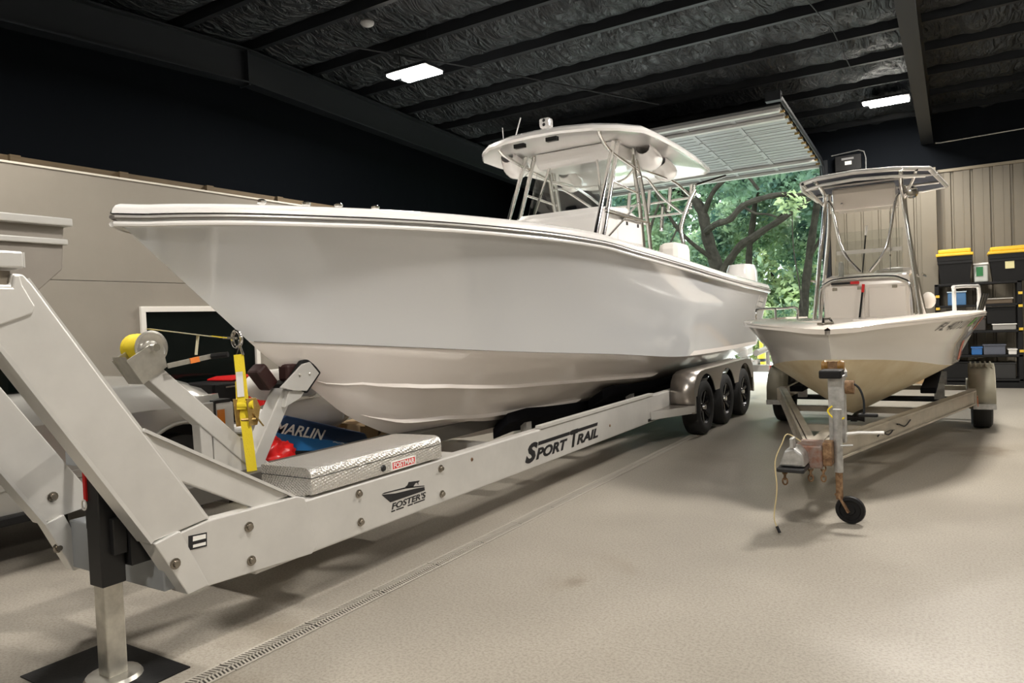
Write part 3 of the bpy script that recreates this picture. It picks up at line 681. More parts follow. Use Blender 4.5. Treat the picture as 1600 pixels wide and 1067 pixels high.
for k, xo in enumerate((-0.66, -0.33, 0.0, 0.33, 0.66)):
    if rh is None: rh = MB().tube([(CX+xo, 10.50, 3.08), (CX+xo, 10.60, 3.44)], 0.030, 10).part('rod_holder', STEEL, boat, smooth=True, loc=(CX+xo, 10.5, 3.2)); x0 = xo
    else: share(rh, 'rod_holder', boat, (xo-x0, 0, 0))
for xo in (-0.5, -0.15, 0.2): share(rh, 'rod_holder', boat, (xo-x0, 0.0, -0.28))
leg([(CX+0.72, 10.62, 3.44), (CX+1.0, 11.2, 3.62)], 0.02, 'outrigger')
leg([(CX+0.80, 10.3, 3.3), (CX+0.73, 10.2, 3.1), (CX+0.66, 10.05, 2.75), (CX+0.70, 10.0, 2.45), (CX+0.6, 9.95, 2.25)], 0.030, 'cable_loom')

# outboards (heads show above the sheer)
for xo in (-0.85, 0.0, 0.85):
    om = MB(); rows = []
    for (z, k) in ((1.55, 0.75), (1.7, 0.95), (2.05, 1.0), (2.22, 0.96), (2.32, 0.82), (2.345, 0.3)):
        rows.append([(CX+xo+0.23*k*math.copysign(abs(math.cos(a))**0.6, math.cos(a)), 12.62+0.36*k*math.copysign(abs(math.sin(a))**0.6, math.sin(a)), z) for a in np.linspace(0, 2*PI, 17)[:-1]])
    om.loft(rows, closed=True); om.add(rows[-1], [tuple(range(16))])
    o = om.part('outboard_motor', GEL, boat, smooth=True)
    leg_ = MB(); leg_.box(CX+xo-0.09, CX+xo+0.09, 12.45, 12.85, 0.75, 1.56); leg_.box(CX+xo-0.15, CX+xo+0.15, 12.0, 12.5, 1.2, 1.55); leg_.box(CX+xo-0.06, CX+xo+0.06, 12.5, 12.75, 0.42, 0.78)
    leg_.part('lower_unit', GEL, o, bevel=0.03)
    MB().lathe([(0, 0), (0.05, 0.0), (0.06, 0.25), (0.02, 0.35)], (CX+xo, 12.6, 0.62), axis='y', n=12).part('gearcase', GEL, o, smooth=True)
    for a in (0, 2.09, 4.19):
        MB().bar((CX+xo, 12.98, 0.62), (CX+xo+0.17*math.cos(a), 12.98, 0.62+0.17*math.sin(a)), 0.10, 0.012, (0.3, 1, 0.2)).part('propeller_blade', STEEL, o)
em = MB(); YE = 11.45
def hull_face(y, z): b, zs = sheer(y); bc, zc = chine(y); return CX+bc+(bs_(y)-bc)*(z-zc)/(zs-zc)+0.004
def bs_(y): return sheer(y)[0]
def emblem(pts): return [(hull_face(y, z), y, z) for y, z in pts]
em.add(emblem([(11.50, 1.74), (11.78, 1.72), (11.76, 1.66), (11.48, 1.68)]), [(0, 1, 2, 3)])
em.add(emblem([(11.47, 1.66), (11.75, 1.64), (11.72, 1.575), (11.45, 1.595)]), [(0, 1, 2, 3)])
em.add(emblem([(11.38, 1.76), (11.45, 1.76), (11.41, 1.57), (11.34, 1.60)]), [(0, 1, 2, 3)])
em.part('hull_emblem', GEL, boat, fix=False)
#@@TRAILER

# ================================================================ THE LARGE TRAILER
tr = thing('boat_trailer', (CX, 6, 0), 'long aluminium triple axle gooseneck trailer carrying the large grey boat', 'trailer')
BX = -3.0
MB().box(BX-0.09, BX, 2.30, 12.35, 0.298, 0.597).part('main_beam', ALU, tr, bevel=0.012)
MB().box(-5.0, -4.91, 3.3, 12.35, 0.298, 0.597).part('main_beam', ALU, tr, bevel=0.012)
# doubler plate and riser of the near side
MB().prism([(1.79, 0.605), (1.925, 0.338), (1.98, 0.338), (2.66, 0.300), (2.70, 0.33), (2.63, 0.612), (2.58, 0.632), (2.05, 0.640)], 'x', BX-0.06, BX+0.012).part('splice_plate', ALU, tr, bevel=0.006)
MB().prism([(1.777, 0.607), (1.90, 0.632), (2.03, 0.345), (1.922, 0.335)], 'x', BX-0.10, BX+0.022).part('end_cap', ALU_B, tr, bevel=0.005)
RIS = [(1.777, 0.612), (2.058, 0.645), (1.60, 1.35), (1.365, 1.725), (1.335, 1.763), (1.295, 1.765), (1.288, 1.722), (1.05, 1.722), (0.85, 2.10), (0.62, 2.10), (0.98, 1.916)]
RISN = [(1.777, 0.612), (2.058, 0.645), (1.60, 1.35), (1.365, 1.725), (1.335, 1.763), (1.295, 1.765), (1.288, 1.722), (1.098, 1.722)]
def riser(x0, x1):
    r = MB(); r.prism(RISN, 'x', x0, x1)
    o = r.part('riser', ALU, tr, bevel=0.008)
    a = Vector(((x0+x1)/2-0.02, 1.777, 0.612)); b = Vector(((x0+x1)/2-0.02, 1.098, 1.722))
    MB().bar(a, b, abs(x1-x0)+0.05, 0.016, (0, 0.85, 0.52)).part('flange', ALU_B, tr)
    MB().bar((a.x, 2.058, 0.645), (a.x, 1.352, 1.745), abs(x1-x0)+0.03, 0.012, (0, 0.85, 0.52)).part('flange', ALU_B, tr)
    return o
riser(BX-0.055, BX+0.004)
MB().prism([(1.0, 1.54), (1.235, 1.568), (1.355, 1.612), (1.365, 1.64), (1.325, 1.72), (1.318, 1.758), (1.297, 1.758), (1.29, 1.71), (1.10, 1.71)], 'x', BX-0.01, BX+0.016).part('gusset_plate', ALU, tr, bevel=0.006)
MB().prism([(1.74, 1.13), (1.79, 1.09), (2.56, 0.640), (2.33, 0.625), (1.925, 0.852)], 'x', BX-0.045, BX-0.012).part('brace', ALU, tr, bevel=0.006)
MB().bar((BX-0.03, 1.77, 1.105), (BX-0.03, 2.57, 0.632), 0.07, 0.014, (0, 0.5, 0.86)).part('flange', ALU_B, tr)
MB().box(BX-0.10, BX+0.01, -1.2, 1.337, 1.783, 1.848).part('gooseneck_arm', ALU_B, tr, bevel=0.008)
for k in range(8): MB().box(BX-0.10+k*0.014, BX-0.094+k*0.014, 1.337, 1.343, 1.788, 1.845).part('arm_fin', ALU_B, tr)
MB().box(BX-0.16, BX-0.02, -1.2, 1.30, 1.70, 1.775).part('gooseneck_arm', mat('weathered_timber', (0.20, 0.17, 0.13), 0.8, var=0.2, scale=8), tr)
# far riser, cross box, upper channel, far gooseneck arm
FX = -3.86
r = MB(); r.prism([(y-0.04, z) for y, z in RISN[:3]]+[(0.86+0.3, 2.05), (0.98, 1.97), (1.098-0.04, 1.722)], 'x', FX-0.05, FX); r.part('riser', ALU, tr, bevel=0.006)
MB().prism([(1.737, 0.607), (1.83, 0.632), (1.95, 0.345), (1.86, 0.335)], 'x', FX-0.06, FX+0.02).part('end_cap', ALU_B, tr, bevel=0.005)
MB().bar((FX-0.02, 1.737, 0.612), (FX-0.02, 1.06, 1.722), 0.12, 0.016, (0, 0.85, 0.52)).part('flange', ALU_B, tr)
MB().prism([(0.2, 2.115), (1.955, 2.10), (1.935, 1.874), (1.80, 1.75), (1.5, 1.45), (0.2, 1.45)], 'x', FX-0.12, FX-0.07).part('gooseneck_arm', mat('shaded_arm_alloy', (0.27, 0.245, 0.215), 0.5, 0.3, var=0.08, scale=3), tr, bevel=0.006)  # arm's shade is put into this darker, browner alloy colour
MB().box(FX-0.13, FX-0.02, 0.2, 1.975, 2.095, 2.135).part('arm_lip', ALU_B, tr, bevel=0.006)
MB().box(FX-0.075, FX-0.045, 0.2, 1.96, 2.00, 2.03).part('arm_lip', ALU_B, tr, bevel=0.006)
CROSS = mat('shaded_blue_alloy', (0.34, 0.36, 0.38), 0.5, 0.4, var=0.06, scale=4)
MB().box(FX, BX-0.06, 1.86, 1.97, 0.355, 0.595).part('cross_member', CROSS, tr, bevel=0.006)
MB().box(FX, BX-0.06, 1.86, 1.90, 0.875, 0.972).part('cross_member', CROSS, tr, bevel=0.005)
# centre keel beam, cross members
MB().box(-4.06, -3.82, 1.95, 6.0, 0.50, 0.62).part('center_beam', mat('dark_anodised', (0.10, 0.092, 0.08), 0.5, 0.5), tr, bevel=0.006)
for y in (2.6, 3.9, 5.4, 7.0, 8.3, 11.5): MB().box(-4.92, -3.08, y, y+0.12, 0.302, 0.40).part('cross_member', ALU, tr)
MB().box(-3.75, -3.05, 3.86, 4.2, 0.55, 0.565).part('step_plate', ALU, tr)
MB().box(-3.45, -3.09, 2.60, 3.95, 0.560, 0.597).part('box_shelf', ALU, tr)
# bolts
bsrc = None
for (y, z) in ((2.267,.552),(2.271,.383),(3.041,.540),(3.045,.372),(3.823,.535),(3.825,.362)):
    px = BX+(0.012 if y < 2.6 else 0)
    if bsrc is None:
        bm_ = MB().lathe([(0, 0.022), (0.014, 0.022), (0.0155, 0.008), (0.025, 0.006), (0.025, 0)], (px, y, z), axis='x', n=12); bsrc = bm_.part('bolt', mat('dark_bolt', (0.30, 0.27, 0.23), 0.25, 0.95), tr, loc=(px, y, z), smooth=True); b0 = (px, y, z)
    else: share(bsrc, 'bolt', tr, (px-b0[0], y-b0[1], z-b0[2]))
for (x, y, z) in ((BX+0.022, 1.866, .495), (FX+0.001, 1.80, .47), (FX+0.001, 1.79, .73), (FX+0.001, 1.50, 1.16)): share(bsrc, 'bolt', tr, (x-b0[0], y-b0[1], z-b0[2]))
for (y, z) in ((4.192,.528),(6.595,.425)): MB().ball((BX, y, z), 0.008, 0.014, 0.014, 8, 6).part('rivet', RUST, tr, smooth=True)
# drop-leg jack
JX, JY, JH = -3.22, 1.70, 0.053
MB().box(JX-JH, JX+JH, JY-JH, JY+JH, 0.425, 1.15).part('jack_housing', BLACK, tr, bevel=0.006)
MB().box(JX-JH-0.05, JX-JH+0.01, JY-0.03, JY+0.03, 0.66, 0.80).part('jack_bracket', BLACK, tr, bevel=0.006)
MB().box(JX+JH-0.01, JX+JH+0.03, JY-0.01, JY+0.05, 0.56, 0.72).part('jack_bracket', BLACK, tr, bevel=0.004)
MB().box(JX-0.01, JX+0.10, JY+JH, 1.86, 0.50, 0.90).part('jack_bracket', BLACK, tr)
MB().box(JX-0.043, JX+0.043, JY-0.043, JY+0.043, 0.022, 0.43).part('jack_leg', mat('jack_leg_zinc', (0.60, 0.58, 0.52), 0.3, 0.85, var=0.25, scale=9), tr, bevel=0.006)
MB().lathe([(0, 0.026), (0.11, 0.022), (0.12, 0.006), (0, 0.006)], (JX, JY, 0), n=20).part('jack_foot', ZINC, tr, smooth=True)
MB().box(JX-0.046, JX-0.026, JY-JH-0.008, JY-JH, 0.80, 0.98).part('pull_pin', RED, tr)
MB().tube([(JX-0.036+0.018*math.cos(a), JY-JH-0.012, 0.785+0.022*math.sin(a)) for a in np.linspace(0, 2*PI, 13)[:-1]], 0.004, 6, closed=True).part('pin_ring', WHITEP, tr, smooth=True)
mt = MB().box(-3.62, -2.99, 1.50, 1.92, 0.0, 0.006).part('floor_mat', BLACKP, loc=(-3.3, 1.7, 0)); tag(mt, 'flat black rubber mat under the galvanised jack leg of the large trailer', 'mat')
# bunks on uprights
for s in (1, -1):
    for (off, y0, y1) in ((0.27, 5.7, 12.1), (0.56, 7.2, 12.2)):
        rows = []
        for i in range(19):
            y = y0+(y1-y0)*i/18; b, zc = chine(y); z = keel(y)+(zc-keel(y))*(off/b)-0.022
            if i == 0: z -= 0.05
            sl = (zc-keel(y))/b; X = CX+s*off
            rows.append([(X-s*0.09, y, z-0.09*sl-0.015), (X+s*0.09, y, z+0.09*sl-0.015), (X+s*0.09, y, z+0.09*sl-0.12), (X-s*0.09, y, z-0.09*sl-0.12)])
        m = MB().loft(rows, closed=True); m.add(rows[0], [(0, 1, 2, 3)]); m.add(rows[-1], [(0, 1, 2, 3)])
        m.part('bunk', CARPET, tr, bevel=0.01)
        for y in (6.1, 7.35, 8.1, 11.6):
            if y < y0+0.2: continue
            b, zc = chine(y); z = keel(y)+(zc-keel(y))*(off/b)-0.12
            if z > 0.45: MB().box(CX+s*off-0.02, CX+s*off+0.05, y, y+0.10, 0.39, z).part('bunk_bracket', ALU_B, tr)
for s in (1, -1):
    MB().box(CX+s*0.98-0.03, CX+s*0.98+0.03, 5.2, 7.8, 0.60, 0.625).part('brake_line_guard', ALU, tr)
# rear light bar
MB().box(-5.15, -2.70, 12.35, 12.45, 0.50, 0.62).part('rear_bar', ALU_B, tr, bevel=0.01)
MB().tube([(-2.72, 11.6, 0.86), (-2.72, 13.2, 0.92), (-2.75, 13.4, 0.90)], 0.05, 10).part('guide_rail', ALU_B, tr, smooth=True)
MB().tube([(-2.72, 12.4, 0.60), (-2.72, 12.4, 0.88)], 0.03, 8).part('guide_post', ALU_B, tr, smooth=True)
MB().box(-2.78, -2.68, 12.45, 12.48, 0.52, 0.60).part('tail_lamp', RED, tr)
# axles, wheels, fenders
RIMK = mat('black_wheel', (0.03, 0.03, 0.032), 0.25, 0.6)
WY = (8.85, 9.80, 10.75)
TYRE = [(0.21, -0.10), (0.25, -0.115), (0.30, -0.115), (0.335, -0.095), (0.345, -0.06), (0.345, 0.06), (0.335, 0.095), (0.30, 0.115), (0.25, 0.115), (0.21, 0.10)]
def wheel(parent, x, y, r, s, width=1.0, src=None, chrome=STEEL, rim=RIMK, spokes=6):
    k = r/0.345
    w = MB().lathe([(a*k, b*width*s) for a, b in TYRE], (x, y, r), axis='x', n=32)
    for j in range(-2, 3): pass
    ty = w.part('tyre', RUBBER, parent, smooth=True)
    MB().lathe([(0, 0.02*s), (0.06*k, 0.03*s), (0.12*k, 0.02*s), (0.19*k, 0.045*s), (0.215*k, 0.100*s*width), (0.225*k, 0.100*s*width), (0.215*k, 0.06*s)], (x, y, r), axis='x', n=24).part('rim', rim, ty, smooth=True)
    for j in range(spokes):
        a = 2*PI*j/spokes+0.3; ca, sa = math.cos(a), math.sin(a)
        MB().bar((x+s*0.05, y+0.05*k*ca, r+0.05*k*sa), (x+s*0.075, y+0.21*k*ca, r+0.21*k*sa), 0.045*k, 0.03, (s, 0, 0)).part('spoke', rim, ty, bevel=0.004)
        a += PI/spokes
        MB().ball((x+s*0.045, y+0.085*k*math.cos(a), r+0.085*k*math.sin(a)), 0.016, 0.010, 0.010, 6, 5).part('lug_nut', chrome, ty, smooth=True)
    MB().lathe([(0, 0.105*s), (0.03*k, 0.10*s), (0.042*k, 0.07*s), (0.045*k, 0.02*s)], (x, y, r), axis='x', n=14).part('hub_cap', chrome, ty, smooth=True)
    return ty
for y in WY:
    wheel(tr, -2.81, y, 0.345, 1); wheel(tr, -5.19, y, 0.345, -1)
    MB().tube([(-5.1, y, 0.345), (-2.9, y, 0.345)], 0.04, 10).part('axle', BLKST, tr)
FEND = mat('brushed_fender', (0.40, 0.37, 0.34), 0.30, 0.9, var=0.06, scale=3, stretch=(1, 14, 1))
def fender_poly():
    p = [(8.36, 0.32), (8.36, 0.60), (8.40, 0.70), (8.48, 0.77), (8.60, 0.805), (8.8, 0.815), (10.95, 0.815), (11.12, 0.79), (11.23, 0.70), (11.27, 0.58), (11.27, 0.30), (11.21, 0.30)]
    return p
for s, xo in ((1, -2.69), (-1, -5.31)):
    xi = xo-s*0.30
    p = fender_poly()
    rows = [[(xo, y, z) for y, z in p[:-1]], [(xi, y, z) for y, z in p[:-1]]]
    MB().loft(rows).part('fender', FEND, tr, smooth=True, solid=0.006)
    lower = [(11.21, 0.30)]
    for yc in reversed(WY):
        for a in np.linspace(math.asin((0.52-0.345)/0.42), PI-math.asin((0.52-0.345)/0.42), 15): lower.append((yc+0.42*math.cos(a), 0.345+0.42*math.sin(a)))
    q = p[:-1]+[(11.21, 0.30), (11.205, 0.52)]+lower[1:]+[(8.42, 0.52), (8.42, 0.32)]
    MB().prism(q, 'x', xo-s*0.012, xo).part('fender_skirt', FEND, tr)
    b_ = MB(); b_.box(xi, xo-s*0.0, 8.30, 8.42, 0.33, 0.345); b_.prism([(xi, 7.75), (xi, 8.36), (xo, 8.36)], 'z', 0.405, 0.42); b_.box(xi, xo, 8.35, 8.37, 0.33, 0.42)
    b_.part('fender_step', FEND, tr)
    MB().bar((xi, 7.70, 0.375), (xo, 8.36, 0.375), 0.012, 0.09).part('fender_bracket', ALU_B, tr)

# winch post with winch, bow stop stand
WXc = CX
MB().bar((WXc, 2.40, 1.31), (WXc, 3.16, 0.58), 0.10, 0.11, (0, 0.7, 0.7)).part('winch_post', ALU, tr, bevel=0.006)
MB().bar((WXc, 2.73, 1.00), (WXc, 2.74, 0.60), 0.08, 0.08, (0, 1, 0)).part('winch_post_leg', ALU, tr, bevel=0.005)
MB().prism([(2.78, 0.94), (3.02, 0.71), (3.02, 0.62), (2.78, 0.62)], 'x', WXc+0.03, WXc+0.042).part('gusset_plate', ALU, tr)
MB().bar((WXc, 2.86, 0.86), (WXc, 3.10, 0.60), 0.05, 0.05, (0, 0.7, 0.7)).part('winch_post_brace', ALU_B, tr)
wi = MB(); 
for xs in (-0.07, 0.07): wi.prism([(2.24, 1.38), (2.33, 1.24), (2.48, 1.33), (2.46, 1.44), (2.38, 1.46)], 'x', WXc+xs-0.004, WXc+xs+0.004)
wi.add([(WXc-0.07, 2.33, 1.24), (WXc+0.07, 2.33, 1.24), (WXc+0.07, 2.48, 1.33), (WXc-0.07, 2.48, 1.33)], [(0, 1, 2, 3)])
wi.add([(WXc-0.07, 2.24, 1.40), (WXc+0.07, 2.24, 1.40), (WXc+0.07, 2.33, 1.24), (WXc-0.07, 2.33, 1.24)], [(0, 1, 2, 3)])
win = wi.part('winch_frame', ZINC, tr, fix=False)
MB().lathe([(0.02, -0.13), (0.078, -0.13), (0.084, -0.115), (0.078, -0.10), (0.085, -0.08), (0.079, -0.06), (0.085, -0.03), (0.078, 0.04)], (WXc, 2.40, 1.445), axis='x', n=20).part('strap_roll', YEL, win, smooth=True)
MB().lathe([(0.015, 0.052), (0.098, 0.052), (0.100, 0.060), (0.088, 0.062), (0.075, 0.054), (0.045, 0.054), (0.04, 0.064), (0.015, 0.068)], (WXc, 2.40, 1.445), axis='x', n=28).part('winch_gear', ZINC, win, smooth=True)
MB().tube([(WXc+0.05, 2.40, 1.445), (WXc+0.11, 2.40, 1.445)], 0.022, 10).part('winch_shaft', STEEL, win, smooth=True)
MB().bar((WXc+0.11, 2.46, 1.335), (WXc+0.11, 2.76, 1.375), 0.012, 0.03).part('winch_handle', ZINC, win, bevel=0.003)
MB().bar((WXc+0.115, 2.60, 1.354), (WXc+0.115, 2.66, 1.362), 0.010, 0.032).part('handle_sticker', mat('orange_sticker', (0.75, 0.20, 0.03), 0.5), win)
MB().tube([(WXc+0.11, 2.75, 1.373), (WXc+0.20, 2.80, 1.38)], 0.018, 8).part('handle_grip', BLACKP, win, smooth=True)
MB().bar((WXc, 2.42, 1.555), (WXc, 2.88, 1.487), 0.045, 0.003).part('winch_strap', mat('pale_webbing', (0.62, 0.58, 0.42), 0.8), win)
MB().bar((WXc, 2.82, 1.497), (WXc, 2.93, 1.482), 0.048, 0.005).part('strap_end', YEL, win)
MB().bar((WXc, 2.92, 1.483), (WXc, 3.02, 1.475), 0.015, 0.015).part('snap_hook', STEEL, win)
MB().bar((WXc, 2.74, 1.505), (WXc, 2.72, 1.385), 0.025, 0.003, (0, 1, 0)).part('strap_tail', mat('pale_webbing', (0.62, 0.58, 0.42), 0.8), win)
bsd = MB().bar((CX+0.0, 3.07, 0.62), (CX+0.0, 3.37, 1.10), 0.12, 0.10, (0, 0.8, -0.5)).part('bow_stop_post', ALU_B, tr, bevel=0.006)
MB().prism([(3.30, 0.99), (3.44, 1.04), (3.50, 1.10), (3.34, 1.10)], 'x', CX+0.02, CX+0.10).part('bow_stop_gusset', ALU_B, tr, bevel=0.004)
MB().prism([(3.25, 1.13), (3.45, 1.275), (3.52, 1.285), (3.60, 1.20), (3.48, 1.085), (3.36, 1.10)], 'x', CX+0.108, CX+0.124).part('bow_stop_plate', ALU_B, tr, bevel=0.004)
MB().prism([(3.33, 1.16), (3.46, 1.30), (3.54, 1.31), (3.635, 1.20), (3.50, 1.065), (3.46, 1.08)], 'x', CX+0.07, CX+0.108).part('bow_pad_edge', BLACKP, tr, bevel=0.01)
for (y, z) in ((3.42, 1.20), (3.51, 1.20)): MB().ball((CX+0.126, y, z), 0.006, 0.012, 0.012, 8, 6).part('bolt', ZINC, tr, smooth=True)
PAD = mat('dark_red_rubber', (0.030, 0.008, 0.007), 0.5)
MB().bar((CX+0.02, 3.36, 1.22), (CX+0.02, 3.50, 1.22), 0.10, 0.12, (0, 0.2, 1)).part('bow_pad', PAD, tr, bevel=0.02)
MB().bar((CX-0.06, 3.20, 1.27), (CX-0.06, 3.31, 1.13), 0.12, 0.10, (0, 0.7, 0.7)).part('bow_pad', PAD, tr, bevel=0.02)
MB().bar((CX-0.02, 3.32, 1.13), (CX-0.02, 3.50, 1.16), 0.18, 0.03, (0, 0, 1)).part('bow_pad_base', BLACKP, tr, bevel=0.006)

# decals on the beam
FACE = BX+0.0015
def bt(s, y, z, size, **k): return text_part('lettering', s, size, TEXTBLK, tr, (FACE, y, z), (0, 1, 0), (0, 0, 1), **k)
bt('S', 4.925, 0.360, 0.200, shear=0.35, bold=0.009, width=0.215)
bt('PORT', 5.10, 0.360, 0.118, shear=0.30, bold=0.005, width=0.57)
bt('T', 5.715, 0.360, 0.192, shear=0.35, bold=0.012, width=0.15)
bt('RAIL', 5.845, 0.360, 0.118, shear=0.30, bold=0.005, width=0.46)
dec = MB()
dec.prism([(5.145, 0.468), (5.715, 0.468), (5.72, 0.498), (5.155, 0.498)], 'x', BX, FACE+0.0005); dec.prism([(5.72, 0.468), (6.30, 0.468), (6.315, 0.498), (5.73, 0.498)], 'x', BX, FACE+0.0005)
dec.part('decal_bars', TEXTBLK, tr)
lg = MB()
lg.prism([(3.235, 0.489), (3.31, 0.425), (3.646, 0.425), (3.644, 0.448), (3.55, 0.458), (3.36, 0.470)], 'x', BX, FACE)
lg.prism([(3.235, 0.492), (3.46, 0.478), (3.643, 0.452), (3.643, 0.458), (3.46, 0.487), (3.26, 0.497)], 'x', BX, FACE)
lg.prism([(3.455, 0.490), (3.475, 0.495), (3.49, 0.513), (3.60, 0.500), (3.585, 0.490), (3.555, 0.492), (3.53, 0.472), (3.47, 0.478)], 'x', BX, FACE)
lg.tube([(FACE, 3.575, 0.497), (FACE, 3.582, 0.478)], 0.002, 5)
lg.part('boat_logo', TEXTBLK, tr)
bt("FOSTER'S", 3.315, 0.378, 0.052, shear=0.2, bold=0.001, width=0.335)
d2 = MB()
for a, b in ((3.315, 3.35), (3.36, 3.43), (3.47, 3.52), (3.53, 3.64)): MB().box(BX, FACE, a, b, 0.362, 0.370).part('fine_print', TEXTBLK, tr)
d3 = MB().prism([(7.63, 0.315), (7.63, 0.345), (8.02, 0.345), (8.02, 0.315)], 'x', BX, FACE); d3.part('beam_label', TEXTBLK, tr)
LF = BX+0.0135
wlb = MB().prism([(1.944, 0.596), (2.037, 0.588), (2.033, 0.524), (1.940, 0.530)], 'x', BX+0.01, LF+0.001).part('warning_label', TEXTBLK, tr)
w2 = MB(); w2.prism([(1.965, 0.588), (2.030, 0.582), (2.029, 0.562), (1.963, 0.566)], 'x', LF, LF+0.0018); w2.prism([(1.963, 0.550), (2.028, 0.546), (2.027, 0.532), (1.962, 0.537)], 'x', LF, LF+0.0018)
w2.part('label_panel', WHITEP, wlb)

# ---- yellow ratchet strap from the bow eye
rsx = thing('ratchet_strap', (CX, 3.04, 0.62), 'yellow ratchet strap hanging straight down from the bow eye of the large boat', 'strap')
SD = (0.7, -0.7, 0)
MB().bar((CX+0.03, 3.005, 1.37), (CX+0.08, 2.985, 1.08), 0.062, 0.006, SD).part('upper_webbing', YEL, rsx)
MB().bar((CX+0.08, 2.985, 1.03), (CX+0.13, 2.985, 0.62), 0.062, 0.008, SD).part('lower_webbing', YEL, rsx)
MB().bar((CX+0.066, 2.975, 1.20), (CX+0.088, 2.96, 1.02), 0.055, 0.004, SD).part('loop_webbing', YEL, rsx)
MB().bar((CX+0.072, 2.97, 1.26), (CX+0.088, 2.962, 1.10), 0.042, 0.003, SD).part('care_label', WHITEP, rsx)
MB().tube([(CX+0.005, 3.00, 1.365), (CX+0.01, 3.02, 1.42), (CX+0.01, 3.03, 1.46), (CX+0.03, 3.02, 1.42), (CX+0.055, 3.02, 1.365)], 0.008, 8).part('snap_hook', STEEL, rsx, smooth=True)
for xs in (-0.030, 0.030):
    MB().prism([(2.945+xs*0.9, 1.09), (3.02+xs*0.9, 1.085), (3.05+xs*0.9, 1.02), (3.02+xs*0.9, 0.91), (2.96+xs*0.9, 0.91)], 'x', CX+0.095+xs-0.003, CX+0.095+xs+0.003).part('ratchet_plate', BRASS, rsx, bevel=0.002)
MB().tube([(CX+0.055, 2.96, 1.045), (CX+0.13, 3.02, 1.045)], 0.028, 12).part('ratchet_spool', YEL, rsx, smooth=True)
MB().bar((CX+0.11, 3.03, 0.99), (CX+0.14, 3.08, 0.90), 0.06, 0.008).part('ratchet_handle', BRASS, rsx)
MB().tube([(CX+0.07, 2.97, 0.95), (CX+0.14, 3.03, 0.95)], 0.012, 8).part('ratchet_axle', BRASS, rsx, smooth=True)

# ---- diamond plate toolbox on the beam
tb = thing('toolbox', (-3.17, 3.26, 0.6), 'diamond plate aluminium toolbox with red badge sitting on the large trailer beam', 'toolbox')
tp = [(-2.995, 0.612), (-2.995, 0.715), (-3.002, 0.738), (-3.02, 0.752), (-3.045, 0.758), (-3.40, 0.752), (-3.40, 0.600), (-3.05, 0.600), (-3.05, 0.612)]
MB().prism(tp, 'y', 2.685, 3.835).part('body', DIAMOND, tb, smooth=True)
MB().box(-3.40, -2.993, 2.683, 3.837, 0.700, 0.703).part('lid_seam', BLKST, tb)
bd = MB().prism([(3.333, 0.622), (3.555, 0.622), (3.555, 0.668), (3.333, 0.668)], 'x', -2.996, -2.992).part('badge', mat('red_badge', (0.62, 0.02, 0.02), 0.3), tb)
bo = MB()
for (a, b, c, d) in ((3.333, 3.555, 0.617, 0.624), (3.333, 3.555, 0.666, 0.673), (3.328, 3.336, 0.617, 0.673), (3.552, 3.560, 0.617, 0.673)): bo.box(-2.996, -2.9905, a, b, c, d)
bo.part('badge_border', WHITEP, bd)
text_part('badge_lettering', 'FOSTMAR', 0.044, WHITEP, bd, (-2.9915, 3.345, 0.630), (0, 1, 0), (0, 0, 1), bold=0.0012, width=0.20)
MB().lathe([(0, 0.010), (0.016, 0.009), (0.022, 0.0)], (-2.995, 3.256, 0.648), axis='x', n=14).part('lock', BLACK, tb, smooth=True)
#@@SMALL

# ================================================================ THE SMALL BOAT AND ITS TRAILER
SX = -0.92
sb = thing('bay_boat', (SX, 8.5, 0), 'small white bay boat with blue canopy on the single axle trailer', 'boat')
CREAM = mat('cream_gelcoat', (0.82, 0.76, 0.69), 0.22, coat=0.4)
SHULL = mat('small_hull_gelcoat', (0.70, 0.675, 0.63), 0.18, coat=0.6)
SBOT = mat('stained_bottom', (0.70, 0.56, 0.33), 0.35, var=0.08, scale=2.5, c2=(0.78, 0.70, 0.52))
SS = [(6.40,0,1.322),(6.50,.13,1.326),(6.7,.37,1.35),(7.0,.63,1.37),(7.4,.86,1.386),(7.8,1.0,1.392),(8.5,1.09,1.396),(9.5,1.16,1.39),(11.2,1.20,1.372)]
SC = [(6.55,0,1.075),(6.7,.12,1.062),(7.0,.35,1.04),(7.46,.62,.985),(8.0,.78,.92),(8.6,.86,.885),(9.5,.92,.87),(11.2,.94,.86)]
SK = [(6.55,1.075),(6.62,.95),(6.9,.775),(7.28,.585),(7.98,.44),(9,.41),(11.2,.41)]
def ss(y): return pchip([a[0] for a in SS], [a[1] for a in SS], y), pchip([a[0] for a in SS], [a[2] for a in SS], y)
def sc(y): return pchip([a[0] for a in SC], [a[1] for a in SC], y), pchip([a[0] for a in SC], [a[2] for a in SC], y)
def sk(y): return pchip([a[0] for a in SK], [a[1] for a in SK], y)
SU = [(i/44)**1.5 for i in range(45)]
m = MB(); mb = MB()
for s in (1, -1):
    rows = []; rb_ = []
    for u in SU:
        y0 = 6.40+4.8*u; y1 = 6.55+4.65*u; b, z = ss(y0); c, zc = sc(y1); row = []
        for j in range(8):
            v = j/7; st = 0.0
            x = c+(b-c)*v; fl = 0.05*math.sin(PI*v)*min(1, u*12)
            if v > 0.55: fl -= 0.03*min(1, u*12)
            row.append((SX+s*(x-fl), y1+(y0-y1)*v, zc+(z-zc)*v))
        rows.append(row)
        rb_.append([(SX+s*c*j/6, y1, sk(y1)+(zc-sk(y1))*(j/6)**1.1) for j in range(7)])
    m.loft(rows); mb.loft(rb_)
m.part('hull_side', SHULL, sb, smooth=True); mb.part('hull_bottom', SBOT, sb, smooth=True)
b, z = ss(11.2); c, zc = sc(11.2)
